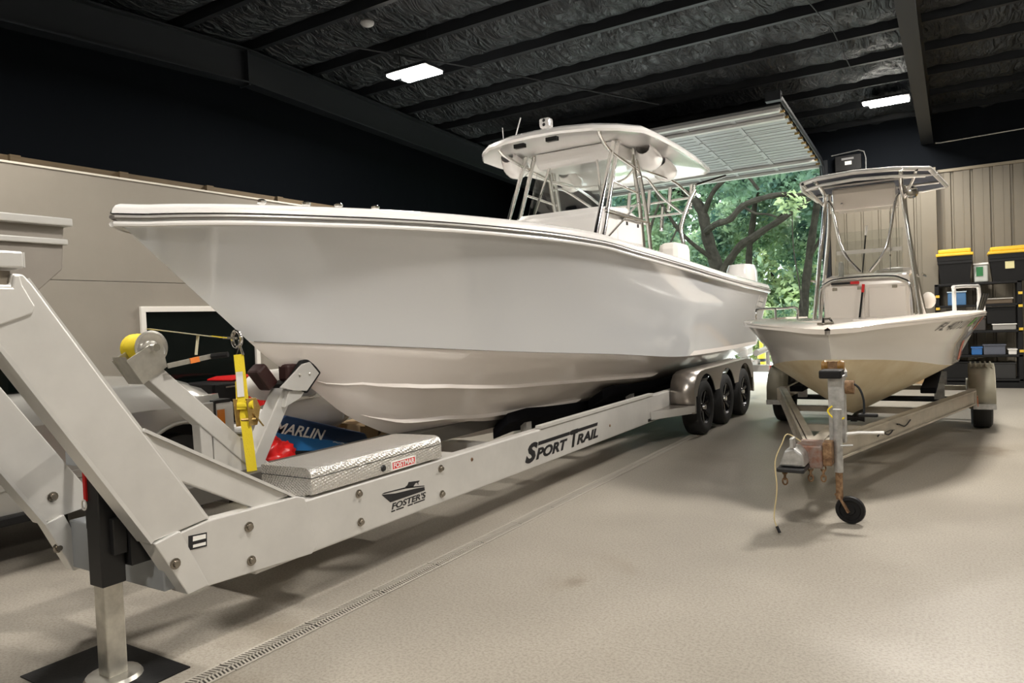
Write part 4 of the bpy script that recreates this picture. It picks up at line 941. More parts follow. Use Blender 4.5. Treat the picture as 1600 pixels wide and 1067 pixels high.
MB().add([(SX, 11.2, sk(11.2)), (SX+c, 11.2, zc), (SX+b, 11.2, z), (SX-b, 11.2, z), (SX-c, 11.2, zc)], [(0,1,2,3,4)]).part('transom', SHULL, sb)
for s in (1, -1):
    rows = []
    for u in SU:
        y = 6.40+4.8*u; b, z = ss(y); k = min(1, b/0.25)
        rows.append([(SX+s*(b-0.02), y+0.01, z-0.035), (SX+s*(b+0.02), y-0.015*(1-k), z-0.03), (SX+s*(b+0.022), y-0.02*(1-k), z+0.012), (SX+s*(b-0.01*k), y, z+0.026), (SX+s*max(0, b-0.24*k), y+0.15*(1-k), z+0.034), (SX+s*max(0, b-0.25*k), y+0.16*(1-k), z-0.02)])
    MB().loft(rows).part('gunwale_cap', CREAM, sb, smooth=True)
rows = []
for u in SU[3:]:
    y = 6.40+4.8*u; b, z = ss(y); k = max(0.01, b-0.22); rows.append([(SX-k, y, z+0.012), (SX+k, y, z+0.012)])
MB().loft(rows).part('deck', CREAM, sb)
for (x0, x1, y0, y1) in ((-1.35, -1.02, 6.92, 7.25), (-0.80, -0.42, 6.95, 7.3)): MB().box(x0, x1, y0, y1, 1.37, 1.402).part('deck_hatch', CREAM, sb, bevel=0.012)
MB().tube([(-0.98, 6.58, 1.38), (-0.98, 6.60, 1.42), (-0.94, 6.66, 1.42), (-0.92, 6.68, 1.38)], 0.012, 8).part('bow_cleat', STEEL, sb, smooth=True)
MB().box(-1.03, -0.90, 6.60, 6.66, 1.372, 1.388).part('cleat_base', STEEL, sb)
MB().ball((SX, 6.56, 1.03), 0.015, 0.02, 0.02, 8, 6).part('bow_eye', STEEL, sb, smooth=True)
# rails at bow left and stern right
MB().tube(smooth_path([(-1.80, 7.72, 1.40), (-1.80, 7.72, 1.50), (-1.78, 7.80, 1.53), (-1.62, 8.1, 1.53), (-1.50, 8.3, 1.53), (-1.50, 8.32, 1.40)], 4), 0.013, 8).part('bow_rail', STEEL, sb, smooth=True)
MB().tube([(-1.66, 8.0, 1.40), (-1.66, 8.0, 1.53)], 0.011, 8).part('bow_rail', STEEL, sb, smooth=True)
MB().tube(smooth_path([(-0.04, 10.0, 1.38), (-0.04, 10.0, 1.66), (-0.03, 10.0, 1.70), (0.17, 10.6, 1.71), (0.22, 10.75, 1.68), (0.22, 10.78, 1.38)], 4), 0.022, 8).part('stern_rail', ALU_B, sb, smooth=True)
for k in range(3): MB().tube([(0.18+0.02*k, 9.6+0.1*k, 1.38), (0.24+0.025*k, 9.7+0.1*k, 1.60)], 0.014, 6).part('rod_tube', STEEL, sb, smooth=True)
MB().box(0.20, 0.29, 10.9, 11.15, 1.37, 1.52).part('stern_box', CREAM, sb, bevel=0.01)
# console
cprof = [(8.0, 1.36), (8.0, 1.76), (8.06, 1.82), (8.45, 1.86), (8.7, 1.70), (8.75, 1.36)]
sc_ = MB().prism(cprof, 'x', -1.18, -0.40).part('console', CREAM, sb, bevel=0.03)
for (x0, x1) in ((-1.14, -0.80), (-0.76, -0.43)): MB().box(x0, x1, 7.985, 8.0, 1.39, 1.70).part('console_door', CREAM, sc_, bevel=0.006)
for x in (-1.09, -0.86, -0.55): MB().box(x, x+0.045, 7.975, 7.99, 1.685, 1.715).part('hinge', STEEL, sc_)
MB().tube(smooth_path([(-1.22, 7.97, 1.36), (-1.20, 7.97, 1.68), (-1.14, 7.97, 1.765), (-1.0, 7.97, 1.80), (-0.6, 7.97, 1.80), (-0.46, 7.97, 1.765), (-0.39, 7.97, 1.68), (-0.37, 7.97, 1.36)], 5), 0.014, 8).part('console_rail', STEEL, sc_, smooth=True)
MB().box(-1.10, -0.88, 7.965, 7.985, 1.745, 1.765).part('vent_slot', BLACKP, sc_); MB().box(-0.92, -0.84, 7.962, 7.984, 1.742, 1.77).part('red_tag', RED, sc_)
MB().bar((-0.845, 7.93, 1.37), (-0.80, 7.93, 1.73), 0.018, 0.012, (0, 1, 0)).part('gaff_pole', BLACKP, sb); MB().bar((-0.806, 7.925, 1.655), (-0.797, 7.925, 1.735), 0.026, 0.016, (0, 1, 0)).part('gaff_tip', RED, sb)
MB().prism([(8.10, 1.82), (8.11, 1.82), (8.33, 2.30), (8.32, 2.30)], 'x', -1.08, -0.46).part('windshield', CLEAR, sb)
MB().box(-1.07, -0.47, 8.20, 8.212, 2.06, 2.10).part('windshield_band', mat('frosted_band', (0.55, 0.53, 0.48), 0.6), sb)
MB().lathe([(0, 0), (0.025, 0), (0.03, 0.10), (0.02, 0.16), (0, 0.17)], (-1.03, 8.2, 1.82), n=12).part('spray_bottle', WHITEP, sb, smooth=True)
MB().ball((-0.55, 8.45, 1.86), 0.20, 0.10, 0.045, 14, 8).part('compass_pod', CREAM, sb, smooth=True)
MB().tube([(-0.56, 8.2, 2.55), (-0.575, 8.2, 1.86)], 0.006, 6).part('antenna', STEEL, sb); MB().tube([(-0.80, 8.3, 2.25), (-0.83, 8.2, 1.86)], 0.007, 6).part('antenna', BLACKP, sb); MB().tube([(-0.79, 8.32, 2.35), (-0.80, 8.3, 2.25)], 0.013, 6).part('antenna_tip', WHITEP, sb)
MB().ball((-0.27, 8.9, 1.55), 0.07, 0.07, 0.09, 12, 8).part('helm_seat', CREAM, sb, smooth=True)
# canopy frame and canvas
def st(p, r=0.020, n='canopy_leg'): MB().tube(smooth_path(p, 5) if len(p) > 2 else p, r, 10).part(n, STEEL, sb, smooth=True)
for s, xb, xt in ((-1, -1.27, -1.14), (1, -0.31, -0.44)):
    st([(xb, 7.96, 1.38), (xb+(xt-xb)*0.5, 8.0, 2.0), (xt, 8.02, 2.58), (xt, 7.85, 2.70), (xt+s*0.02, 7.5, 2.75)])
    st([(xb+s*0.02, 8.45, 1.38), (xt+s*0.02, 8.35, 2.3), (xt, 8.32, 2.72)])
    st([(xt, 8.05, 2.60), (xt-s*0.06, 8.04, 2.55), (-0.79+s*0.20, 8.03, 2.1), (-0.79+s*0.04, 8.02, 1.86)], 0.014, 'canopy_brace')
    st([(xb+s*0.03, 8.5, 1.80), (xb+s*0.02, 8.0, 1.80)], 0.012, 'canopy_brace')
    st([(xt, 8.1, 2.55), (xt+s*0.10, 7.80, 2.68), (xt+s*0.14, 7.6, 2.745)], 0.016, 'canopy_brace')
CANV = mat('navy_canvas', (0.035, 0.042, 0.065), 0.8, bump=0.2, bscale=120)
cv = [(-1.30, 7.66), (-1.12, 7.46), (-0.80, 7.37), (-0.48, 7.47), (-0.20, 7.70), (-0.08, 8.98), (-0.30, 9.12), (-1.18, 9.16), (-1.36, 9.02), (-1.36, 8.1)]
def crown(x): return 2.772-0.05*((x+0.74)/0.6)**2*0.5
rows = []
m = MB(); n = len(cv)
cc = (-0.74, 8.25)
rings = []
for k, dz_ in ((0.02, 0.06), (0.4, 0.055), (0.75, 0.035), (1.0, 0.0)): rings.append([(cc[0]+(x-cc[0])*k, cc[1]+(y-cc[1])*k, 2.76+dz_) for x, y in cv])
low = [[(x, y, z-0.012) for x, y, z in r] for r in reversed(rings)]
m.loft(rings+low, closed=True); m.part('canvas_top', CANV, sb, smooth=True)
MB().tube([(x, y, 2.757) for x, y in cv], 0.022, 8, closed=True).part('canopy_frame', ALU_B, sb, smooth=True)
MB().tube([(cc[0]+(x-cc[0])*0.93, cc[1]+(y-cc[1])*0.93, 2.70) for x, y in cv[:5]], 0.016, 8).part('canopy_frame', ALU_B, sb, smooth=True)
for y in (8.02, 8.6): MB().tube([(-1.33, y, 2.75), (-0.14, y, 2.75)], 0.014, 8).part('canopy_bow', ALU_B, sb, smooth=True)
MB().prism([(7.98, 2.72), (7.98, 2.66), (8.05, 2.50), (8.5, 2.52), (8.55, 2.72)], 'x', -1.07, -0.50).part('electronics_box', CREAM, sb, bevel=0.02)
MB().ball((-0.98, 7.985, 2.56), 0.012, 0.008, 0.012, 8, 6).part('box_knob', STEEL, sb, smooth=True)
MB().lathe([(0, -0.05), (0.05, -0.04), (0.06, 0.04), (0.05, 0.06), (0, 0.06)], (-0.36, 7.98, 2.60), axis='y', n=14).part('spot_light', STEEL, sb, smooth=True)
# registration lettering and stripe on the right side
def sface(y, z): b, zs = ss(y); c, zc = sc(y); v = (z-zc)/(zs-zc); return SX+c+(b-c)*v-0.05*math.sin(PI*v)*1+(0.03 if v > 0.55 else 0)+0.004
GREENL = mat('green_decal', (0.10, 0.30, 0.05), 0.5); REDS = mat('faded_red_stripe', (0.60, 0.20, 0.14), 0.5)
def reg_text():
    o = text_part('registration_lettering', 'FL 4071 LV', 0.105, TEXTBLK, sb, (0, 0, 0), (0, 1, 0), (0, 0, 1), shear=0.35, width=0.62, ext=0.0005)
    for v in o.data.vertices:
        w = v.co+ORG[sb]; y = 7.30+w.y; z = 1.270+w.z*0.95; v.co = Vector((sface(y, z)+0.006+w.x, y, z))-ORG[sb]
reg_text()
m = MB(); ring_ = []
for a in np.linspace(0, 2*PI, 13)[:-1]:
    y = 8.25+0.17*math.cos(a)+0.05*math.sin(a); z = 1.325+0.045*math.sin(a)+0.02*math.cos(a); ring_.append((sface(y, z), y, z))
m.add(ring_, [tuple(range(12))]); m.part('leaf_decal', GREENL, sb, fix=False)
for y0, y1 in ((8.95, 9.25), (9.6, 9.9)):
    rr = []
    for j in range(8):
        z = 0.90+0.45*j/7; rr.append([(sface(y0+0.1*j/7, z), y0+0.1*j/7, z), (sface(y1+0.1*j/7, z), y1+0.1*j/7, z)])
    MB().loft(rr).part('hull_stripe', REDS, sb, fix=False)

stt = thing('small_trailer', (SX, 8, 0), 'single axle galvanised trailer with rusty jack under the small boat', 'trailer')
STB = mat('dull_galvanised', (0.46, 0.42, 0.35), 0.5, 0.6, var=0.15, scale=5)
for s, xr in ((1, 0.12), (-1, -1.95)):
    nose = (SX+s*0.07, 5.75); kn = (xr, 9.6)
    b_ = MB(); d = Vector((kn[0]-nose[0], kn[1]-nose[1], 0)); dn_ = d.normalized(); pr = Vector((dn_.y, -dn_.x, 0))*s
    for (z0, z1, w0, w1) in ((0.355, 0.515, 0.0, 0.008), (0.355, 0.370, -0.06, 0.03), (0.500, 0.515, -0.06, 0.03)):
        vs = []
        for p in (Vector((nose[0], nose[1], 0)), Vector((kn[0], kn[1], 0))):
            for (w, z) in ((w0, z0), (w1, z0), (w1, z1), (w0, z1)): vs.append(p+pr*w+Vector((0, 0, z)))
        b_.add(vs, [(0,1,2,3),(4,5,6,7),(0,1,5,4),(1,2,6,5),(2,3,7,6),(3,0,4,7)])
    b_.part('frame_rail', STB, stt)
    MB().box(xr-0.06, xr+0.03, 9.6, 11.2, 0.355, 0.515).part('frame_rail', STB, stt, bevel=0.006)
    for (y) in (9.2, 10.9): MB().box(xr-s*0.32-0.05, xr-s*0.32+0.05, y, y+0.06, 0.45, 0.62).part('bunk_bracket', GALV, stt)
    MB().box(xr-s*0.40-0.07, xr-s*0.40+0.07, 8.4, 11.1, 0.60, 0.66).part('bunk', CARPET, stt, bevel=0.01)
    # wheel and fender
    xw = SX+s*1.13
    wheel(stt, xw, 10.3, 0.33, s, 0.95, rim=GALV, spokes=5)
    fp = [(9.80, 0.28), (9.82, 0.50), (9.92, 0.66), (10.08, 0.745), (10.3, 0.77), (10.52, 0.745), (10.68, 0.66), (10.78, 0.50), (10.80, 0.28)]
    x0, x1 = xw-0.13, xw+0.13
    MB().loft([[(x0, y, z) for y, z in fp], [(x1, y, z) for y, z in fp]]).part('fender', mat('grey_fender', (0.28, 0.26, 0.20), 0.5, 0.3, var=0.1, scale=6), stt, smooth=True, solid=0.008)
    xo = xw+s*0.13; arc = [(10.3+0.40*math.cos(a), 0.33+0.40*math.sin(a)) for a in np.linspace(-0.12, PI+0.12, 17)]
    MB().prism(fp+arc, 'x', xo-0.004, xo+0.004).part('fender_skirt', MATS['grey_fender'], stt)
    MB().box(min(xr, xo), max(xr, xo), 9.76, 9.80, 0.28, 0.34).part('fender_bar', GALV, stt)
    src = None
    for k in range(5):
        xx = x0+0.03+k*0.05
        if src is None: src = MB().box(xx-0.008, xx+0.008, 10.02, 10.58, 0.752, 0.778).part('fender_rib', MATS['grey_fender'], stt, loc=(xx, 10.3, 0.76)); xx0 = xx
        else: share(src, 'fender_rib', stt, (xx-xx0, 0, 0))
MB().tube([(-1.95, 10.3, 0.33), (0.12, 10.3, 0.33)], 0.035, 8).part('axle', BLKST, stt)
for y in (7.2, 8.6, 11.1):
    t = min(1, (y-5.75)/(9.6-5.75)); w = 0.07+(1.035-0.07)*t
    MB().box(SX-w+0.02, SX+w-0.02, y, y+0.07, 0.36, 0.42).part('cross_member', STB, stt)
MB().box(SX-0.03, SX+0.03, 7.9, 8.6, 0.36, 0.405).part('keel_roller_base', BLKST, stt)
MB().lathe([(0, -0.10), (0.04, -0.10), (0.02, 0), (0.04, 0.10), (0, 0.10)], (SX, 7.9, 0.40), axis='x', n=12).part('keel_roller', BLACK, stt, smooth=True)
MB().box(SX-0.045, SX+0.045, 5.30, 6.4, 0.43, 0.53).part('tongue', STB, stt, bevel=0.006)
# reflectors
MB().box(0.152, 0.157, 9.1, 9.2, 0.39, 0.47).part('reflector', mat('orange_reflector', (0.55, 0.12, 0.02), 0.3), stt); MB().box(0.152, 0.157, 9.3, 9.38, 0.40, 0.48).part('reflector', MATS['orange_reflector'], stt)
# scroll decal on the near rail
sd_ = Vector((0.13, 3.85, 0)).normalized()
nose = Vector((SX+0.08, 5.75, 0)); kn = Vector((0.13, 9.6, 0)); dv_ = (kn-nose).normalized()
def on_rail(t, z, o=0.012): q = nose+dv_*t; pr = Vector((dv_.y, -dv_.x, 0)); return q+pr*o+Vector((0, 0, z))
dk = MB()
dk.tube([on_rail(0.95+0.05*i, 0.42+0.022*math.sin(i*0.9)) for i in range(8)], 0.0065, 5); dk.part('scroll_decal', TEXTBLK, stt)
MB().tube([on_rail(1.42+0.05*i, 0.44+0.022*math.cos(i*0.8)) for i in range(8)], 0.0065, 5).part('scroll_decal', TEXTBLK, stt)
MB().tube([on_rail(1.05+0.06*i, 0.44-0.012*i*(i-5)/6-0.02) for i in range(6)], 0.003, 5).part('scroll_decal', TEXTBLK, stt)
# coupler with surge brake, chains
cp = MB(); cp.box(SX-0.08, SX+0.10, 5.28, 5.55, 0.40, 0.56)
cp.part('brake_actuator', mat('actuator_grey', (0.34, 0.32, 0.30), 0.55, 0.3, var=0.25, scale=16, c2=(0.16, 0.06, 0.03)), stt, bevel=0.012)
MB().prism([(-0.05+SX-0.10, 0.44), (SX+0.02, 0.44), (SX+0.0, 0.53), (SX-0.05, 0.57), (SX-0.11, 0.55)], 'y', 5.10, 5.30).part('coupler', GALV, stt, bevel=0.015)
MB().box(SX-0.16, SX+0.02, 5.06, 5.28, 0.405, 0.435).part('coupler_lip', BLACK, stt, bevel=0.008)
MB().box(SX-0.07, SX-0.045, 5.07, 5.16, 0.57, 0.64).part('coupler_latch', GALV, stt, bevel=0.006)
for (x, y) in ((SX+0.02, 5.3), (SX+0.10, 5.32), (SX-0.12, 5.14)):
    for k in range(3):
        z = 0.40-0.035*k; a0 = (k % 2)*PI/2
        MB().tube([(x+0.016*math.cos(a)*math.cos(a0), y+0.016*math.cos(a)*math.sin(a0), z+0.024*math.sin(a)) for a in np.linspace(0, 2*PI, 11)[:-1]], 0.006, 6, closed=True).part('chain_link', RUST, stt, smooth=True)
MB().box(SX+0.10, SX+0.16, 5.30, 5.44, 0.42, 0.58).part('jack_bracket', RUST, stt, bevel=0.006)
# swivel jack with dolly wheel
JX2, JY2 = -0.735, 5.42
MB().tube([(JX2, JY2, 0.36), (JX2, JY2, 0.80)], 0.030, 12).part('jack_tube', GALV, stt, smooth=True)
MB().tube([(JX2, JY2, 0.17), (JX2, JY2, 0.37)], 0.024, 12).part('jack_inner_tube', RUST, stt, smooth=True)
jw = MB(); jw.bar((JX2, JY2, 0.19), (JX2+0.06, JY2-0.02, 0.085), 0.012, 0.07, (0, 1, 0)); jw.part('caster_fork', RUST, stt)
MB().bar((JX2-0.03, JY2+0.045, 0.20), (JX2+0.06, JY2+0.03, 0.085), 0.012, 0.07, (0, 1, 0)).part('caster_fork', RUST, stt)
cw = MB().lathe([(0.0, -0.022), (0.03, -0.024), (0.035, -0.012), (0.065, -0.012), (0.07, -0.024), (0.092, -0.02), (0.098, 0), (0.092, 0.02), (0.07, 0.024), (0.065, 0.012), (0.03, 0.024), (0, 0.022)], (JX2+0.065, JY2+0.01, 0.098), axis='y', n=24).part('caster_wheel', BLACKP, stt, smooth=True)
MB().tube([(JX2+0.02, JY2-0.03, 0.55), (JX2+0.10, JY2-0.04, 0.56)], 0.007, 6).part('jack_pin', GALV, stt)
# winch stand and bow roller
MB().box(SX+0.10, SX+0.21, 5.62, 5.72, 0.53, 1.02).part('winch_post', GALV, stt, bevel=0.006)
MB().bar((SX+0.15, 5.67, 0.60), (SX+0.12, 6.3, 0.50), 0.05, 0.05).part('winch_brace', GALV, stt)
MB().box(SX+0.05, SX+0.20, 5.56, 5.74, 1.00, 1.06).part('winch_guard', BLACKP, stt, bevel=0.01)
MB().lathe([(0, -0.05), (0.05, -0.05), (0.05, 0.05), (0, 0.05)], (SX+0.22, 5.68, 0.93), axis='x', n=16).part('winch_drum', RUST, stt, smooth=True)
MB().bar((SX+0.20, 5.72, 1.02), (SX+0.10, 6.36, 1.02), 0.04, 0.04).part('roller_arm', GALV, stt)
for xo in (0.06, 0.17): MB().lathe([(0, -0.022), (0.035, -0.022), (0.045, 0), (0.035, 0.022), (0, 0.022)], (SX+xo, 5.80, 1.075), axis='x', n=14).part('bow_roller', mat('amber_roller', (0.22, 0.11, 0.02), 0.4), stt, smooth=True)
MB().box(SX+0.07, SX+0.16, 5.78, 5.83, 1.05, 1.11).part('roller_bracket', RUST, stt)
MB().tube(smooth_path([(SX+0.24, 5.66, 0.97), (SX+0.30, 5.66, 0.93), (SX+0.33, 5.66, 0.84), (SX+0.33, 5.66, 0.74)], 4), 0.008, 6).part('winch_crank', BLKST, stt, smooth=True)
MB().box(SX+0.29, SX+0.42, 5.64, 5.68, 0.72, 0.745).part('crank_grip', BLACKP, stt, bevel=0.008)
MB().tube([(SX+0.22, 5.60, 0.60), (SX+0.30, 5.60, 0.615), (SX+0.46, 5.60, 0.62)], 0.012, 8).part('jack_handle', ALU_B, stt, smooth=True)
wire = smooth_path([(SX-0.02, 5.2, 0.60), (SX-0.09, 5.12, 0.66), (SX-0.12, 5.08, 0.60), (SX-0.16, 5.04, 0.48), (SX-0.15, 5.02, 0.30), (SX-0.17, 5.0, 0.12), (SX-0.15, 4.98, 0.05)], 5)
MB().tube(wire, 0.0045, 6).part('light_wire', mat('pale_wire', (0.55, 0.45, 0.25), 0.6), stt, smooth=True)
MB().tube([(SX-0.15, 4.98, 0.055), (SX-0.13, 4.97, 0.015)], 0.010, 8).part('wire_plug', BLACKP, stt, smooth=True)
MB().tube(smooth_path([(SX+0.13, 5.60, 0.80), (SX+0.10, 5.59, 0.76), (SX+0.16, 5.58, 0.70), (SX+0.21, 5.59, 0.72)], 4), 0.006, 6).part('winch_wire', YEL, stt, smooth=True)
#@@REST

# ================================================================ SILVER CAR, CARGO, SHELF
car = thing('silver_car', (-6.3, 1.9, 0), 'silver car parked between the large trailer and the beige wall', 'car')
SILV = mat('silver_car_paint', (0.46, 0.45, 0.42), 0.28, 0.45, coat=0.7)
CXL, CXR = -7.2, -5.42
arch = lambda yc: [(yc+0.43*math.cos(a), 0.37+0.43*math.sin(a)) for a in np.linspace(PI-0.12, 0.12, 17)]
low = [(-1.2, 0.95), (-1.2, 0.40), (-0.35, 0.30)]+[(0.02, 0.30)]+arch(0.45)+[(0.95, 0.30), (3.08, 0.30)]+arch(3.53)+[(3.99, 0.42), (3.99, 0.50), (3.96, 0.93)]
for s, x in ((1, CXR), (-1, CXL)):
    MB().prism(low, 'x', x-s*0.05, x).part('body_side', SILV, car, bevel=0.01)
    for yc in (0.45, 3.53):
        MB().tube([(x+s*0.005, y, z) for y, z in arch(yc)], 0.018, 8).part('arch_lip', SILV, car, smooth=True)
        wheel(car, x-s*0.14, yc, 0.35, s, 0.95, rim=GALV, spokes=5)
rows = []
for y, zt, nx in ((-1.2, 1.08, 0.0), (0.0, 1.14, 0), (2.9, 1.15, 0), (3.3, 1.14, 0), (3.7, 1.10, 0.02), (3.90, 1.04, 0.07), (3.98, 0.93, 0.12)):
    rows.append([(CXR-nx, y, 0.93-0.3*nx), (CXR-0.03-nx, y, 0.99), (CXR-0.10-nx, y, zt-0.05), (CXR-0.2-nx, y, zt), (CXR-0.32-nx, y, zt+0.005), (CXR-0.40-nx, y, zt+0.045), (-6.31, y, zt+0.06), (CXL+0.40+nx, y, zt+0.045), (CXL+0.2+nx, y, zt), (CXL+nx, y, 0.93)])
MB().loft(rows).part('hood', SILV, car, smooth=True)
MB().box(CXL+0.1, CXR-0.1, 3.92, 3.96, 0.40, 0.93).part('grille', BLACK, car)
MB().prism([(-6.95, 0.36), (-5.6, 0.36), (-5.5, 0.45), (-5.5, 0.60), (-7.1, 0.60), (-7.1, 0.45)], 'y', 3.92, 4.04).part('bumper', SILV, car, bevel=0.03)
for xx in (CXR-0.24, CXL-0.02+0.04):
    hl = MB().box(xx, xx+0.25, 3.84, 4.02, 0.62, 0.92).part('headlamp', mat('clear_lens', (0.70, 0.70, 0.68), 0.08, coat=1.0), car, bevel=0.02)
    MB().box(xx+0.248 if xx > -6 else xx-0.006, xx+0.256 if xx > -6 else xx, 3.85, 3.92, 0.70, 0.86).part('turn_signal', mat('amber_lens', (0.70, 0.22, 0.02), 0.2), hl)
MB().box(CXR-0.22, CXR+0.008, 3.835, 3.99, 0.915, 0.945).part('lamp_surround', BLACK, car, bevel=0.005)
MB().box(CXR-0.005, CXR+0.008, 3.825, 3.84, 0.62, 0.94).part('lamp_surround', BLACK, car)
MB().prism([(2.95, 1.14), (2.25, 1.62), (0.1, 1.66), (-0.9, 1.15)], 'x', CXL+0.22, CXR-0.22).part('cabin_glass', DARKGLASS, car, bevel=0.02)
MB().prism([(2.20, 1.63), (0.15, 1.67), (0.15, 1.71), (2.15, 1.68)], 'x', CXL+0.28, CXR-0.28).part('roof', SILV, car, bevel=0.02)
MB().box(CXR-0.02, CXR+0.16, 2.52, 2.66, 1.10, 1.24).part('wing_mirror', BLACKP, car, bevel=0.03)
MB().box(CXR, CXR+0.012, 2.98, 2.99, 0.35, 1.0).part('door_seam', BLACK, car); MB().box(CXR-0.02, CXR+0.07, 0.95, 3.02, 0.30, 0.36).part('running_board', BLACKP, car, bevel=0.01)
MB().box(CXR+0.001, CXR+0.015, 1.0, 2.95, 0.52, 0.58).part('side_moulding', SILV, car, bevel=0.005)
MB().box(CXR, CXR+0.03, 1.60, 1.80, 0.88, 0.91).part('door_handle', STEEL, car, bevel=0.006)
MB().box(CXL+0.25, CXR-0.25, -1.0, 3.9, 0.28, 0.90).part('underbody', BLACK, car)

# cargo riding on the large trailer's planks
MB().box(-4.88, -4.07, 2.95, 5.0, 0.401, 0.42).part('deck_plank', mat('dark_plank', (0.06, 0.05, 0.04), 0.8), tr)
bb = thing('blue_float_bag', (-4.45, 4.0, 0.42), 'blue and black bag with slanted white lettering lying under the large bow', 'bag')
NAVY = mat('navy_vinyl', (0.012, 0.045, 0.13), 0.4); SKYB = mat('bright_blue_vinyl', (0.02, 0.16, 0.42), 0.4)
def yz(lst): return lst
MB().prism([(3.58, 0.60), (3.60, 0.82), (3.70, 0.87), (4.55, 0.60), (4.60, 0.50), (4.45, 0.53)], 'x', -4.60, -4.36).part('top_panel', NAVY, bb, bevel=0.02)
MB().prism([(3.58, 0.62), (3.58, 0.755), (4.42, 0.53), (4.36, 0.475)], 'x', -4.58, -4.352).part('blue_band', SKYB, bb, bevel=0.006)
MB().prism([(3.58, 0.425), (3.585, 0.63), (4.36, 0.48), (4.36, 0.425)], 'x', -4.58, -4.355).part('black_base', BLACKP, bb, bevel=0.01)
MB().bar((-4.35, 3.78, 0.50), (-4.35, 4.02, 0.45), 0.006, 0.012).part('white_piping', WHITEP, bb)
text_part('lettering', 'MARLIN', 0.115, WHITEP, bb, (-4.348, 3.55, 0.765), (0, 1, -0.285), (0, 0.285, 1), shear=0.35, bold=0.002, width=0.52)
text_part('small_mark', '~~', 0.07, WHITEP, bb, (-4.348, 4.14, 0.575), (0, 1, -0.285), (0, 0.285, 1), width=0.16)
def lump(name, c, r, seed, mat_, parent=None, ax=0.25, n=22, m=16):
    g = random.Random(seed); ph = [(g.uniform(3, 11), g.uniform(3, 11), g.uniform(3, 11), g.uniform(0, 6)) for _ in range(6)]
    q = MB(); rows = []
    for i in range(m+1):
        t = PI*i/m; row = []
        for k in range(n):
            a = 2*PI*k/n; d = Vector((math.sin(t)*math.cos(a), math.sin(t)*math.sin(a), math.cos(t)))
            q_ = d*1.7+Vector((seed*3.1, 0, 0)); w = 0.92+0.30*nz.noise(q_)+0.34*abs(nz.noise(q_*2.6))+0.10*nz.noise(q_*6)
            row.append(Vector(c)+Vector((d.x*r[0]*w, d.y*r[1]*w, max(-r[2]*0.92, d.z*r[2]*w))))
        rows.append(row)
    q.loft(rows, closed=True); return q.part(name, mat_, parent, smooth='all', loc=(c[0], c[1], c[2]-r[2]) if parent is None else None)
rdb = lump('red_bag', (-4.24, 3.40, 0.585), (0.12, 0.19, 0.165), 5, mat('red_vinyl', (0.62, 0.012, 0.012), 0.3), None, 0.42, 40, 28); tag(rdb, 'crumpled glossy red bag beside the bow stop post under the large bow', 'bag')
def rolled(name, a, b, r, label, seed):
    g = random.Random(seed); a = Vector(a); b = Vector(b); d = (b-a).normalized(); u = d.cross(Vector((0, 0, 1))).normalized(); w = u.cross(d); rows = []; n = 24
    for i in range(21):
        t = i/20; k = min(1, 0.25+(t*(1-t))**0.5*2.2); k *= 1+0.05*math.sin(t*9+seed)
        if t > 0.82: k *= 0.86
        rows.append([a+(b-a)*t+(u*math.cos(q)+w*math.sin(q))*(r*k*(1+0.03*math.sin(5*q+t*7)+g.uniform(-0.01, 0.01))) for q in np.linspace(0, 2*PI, n+1)[:-1]])
    t = thing(name, (a+b)/2-Vector((0, 0, r)), label, 'cover', 'rolled covers under the large bow')
    m = MB().loft(rows, closed=True); m.add(rows[0], [tuple(range(n))]); m.add(rows[-1], [tuple(range(n))]); m.part('fabric_roll', CUSH, t, smooth=True)
    p = a+(b-a)*0.82; MB().tube([p+(u*math.cos(q)+w*math.sin(q))*(r*0.93) for q in np.linspace(0, 2*PI, 17)[:-1]], 0.012, 6, closed=True).part('tie_cord', CUSH, t, smooth=True)
rolled('rolled_cover', (-4.76, 3.70, 0.80), (-4.72, 4.72, 0.775), 0.135, 'lower pale vinyl cover rolled and tied, lying behind the blue bag', 2)
rolled('rolled_cover', (-4.80, 3.70, 1.085), (-4.76, 4.45, 1.055), 0.125, 'upper pale vinyl cover stacked on another rolled cover by the hull', 4)
CARD = mat('cardboard', (0.46, 0.33, 0.19), 0.85, var=0.06, scale=4)
cbx = thing('cardboard_box', (-4.68, 4.85, 0.42), 'brown cardboard box with a scribbled mark under the large hull', 'box')
MB().box(-4.86, -4.50, 4.62, 4.98, 0.421, 0.66).part('carton', CARD, cbx, bevel=0.004)
MB().box(-4.50, -4.44, 4.62, 4.98, 0.645, 0.66).part('flap', CARD, cbx)
MB().tube([(-4.497, 4.84, 0.53), (-4.497, 4.87, 0.60), (-4.497, 4.86, 0.54), (-4.497, 4.90, 0.58)], 0.003, 5).part('scribble', TEXTBLK, cbx)
cbx2 = thing('cardboard_box', (-4.74, 4.15, 0.42), 'long cardboard box underneath the rolled pale covers', 'box')
MB().box(-4.87, -4.64, 3.70, 4.58, 0.421, 0.632).part('carton', CARD, cbx2, bevel=0.004); MB().box(-4.76, -4.75, 3.70, 4.58, 0.632, 0.6335).part('tape', mat('brown_tape', (0.40, 0.27, 0.13), 0.4), cbx2)
cl = thing('cooler', (-5.85, 4.75, 0), 'pale yellow cooler standing in front of the silver car', 'cooler')
PALEY = mat('pale_yellow_plastic', (0.66, 0.62, 0.38), 0.5)
MB().box(-6.2, -5.55, 4.5, 5.15, 0.0, 0.52).part('tub', PALEY, cl, bevel=0.03); MB().box(-6.22, -5.53, 4.48, 5.17, 0.525, 0.60).part('lid', WHITEP, cl, bevel=0.025); MB().box(-5.545, -5.52, 4.78, 4.88, 0.48, 0.57).part('latch', WHITEP, cl, bevel=0.005)
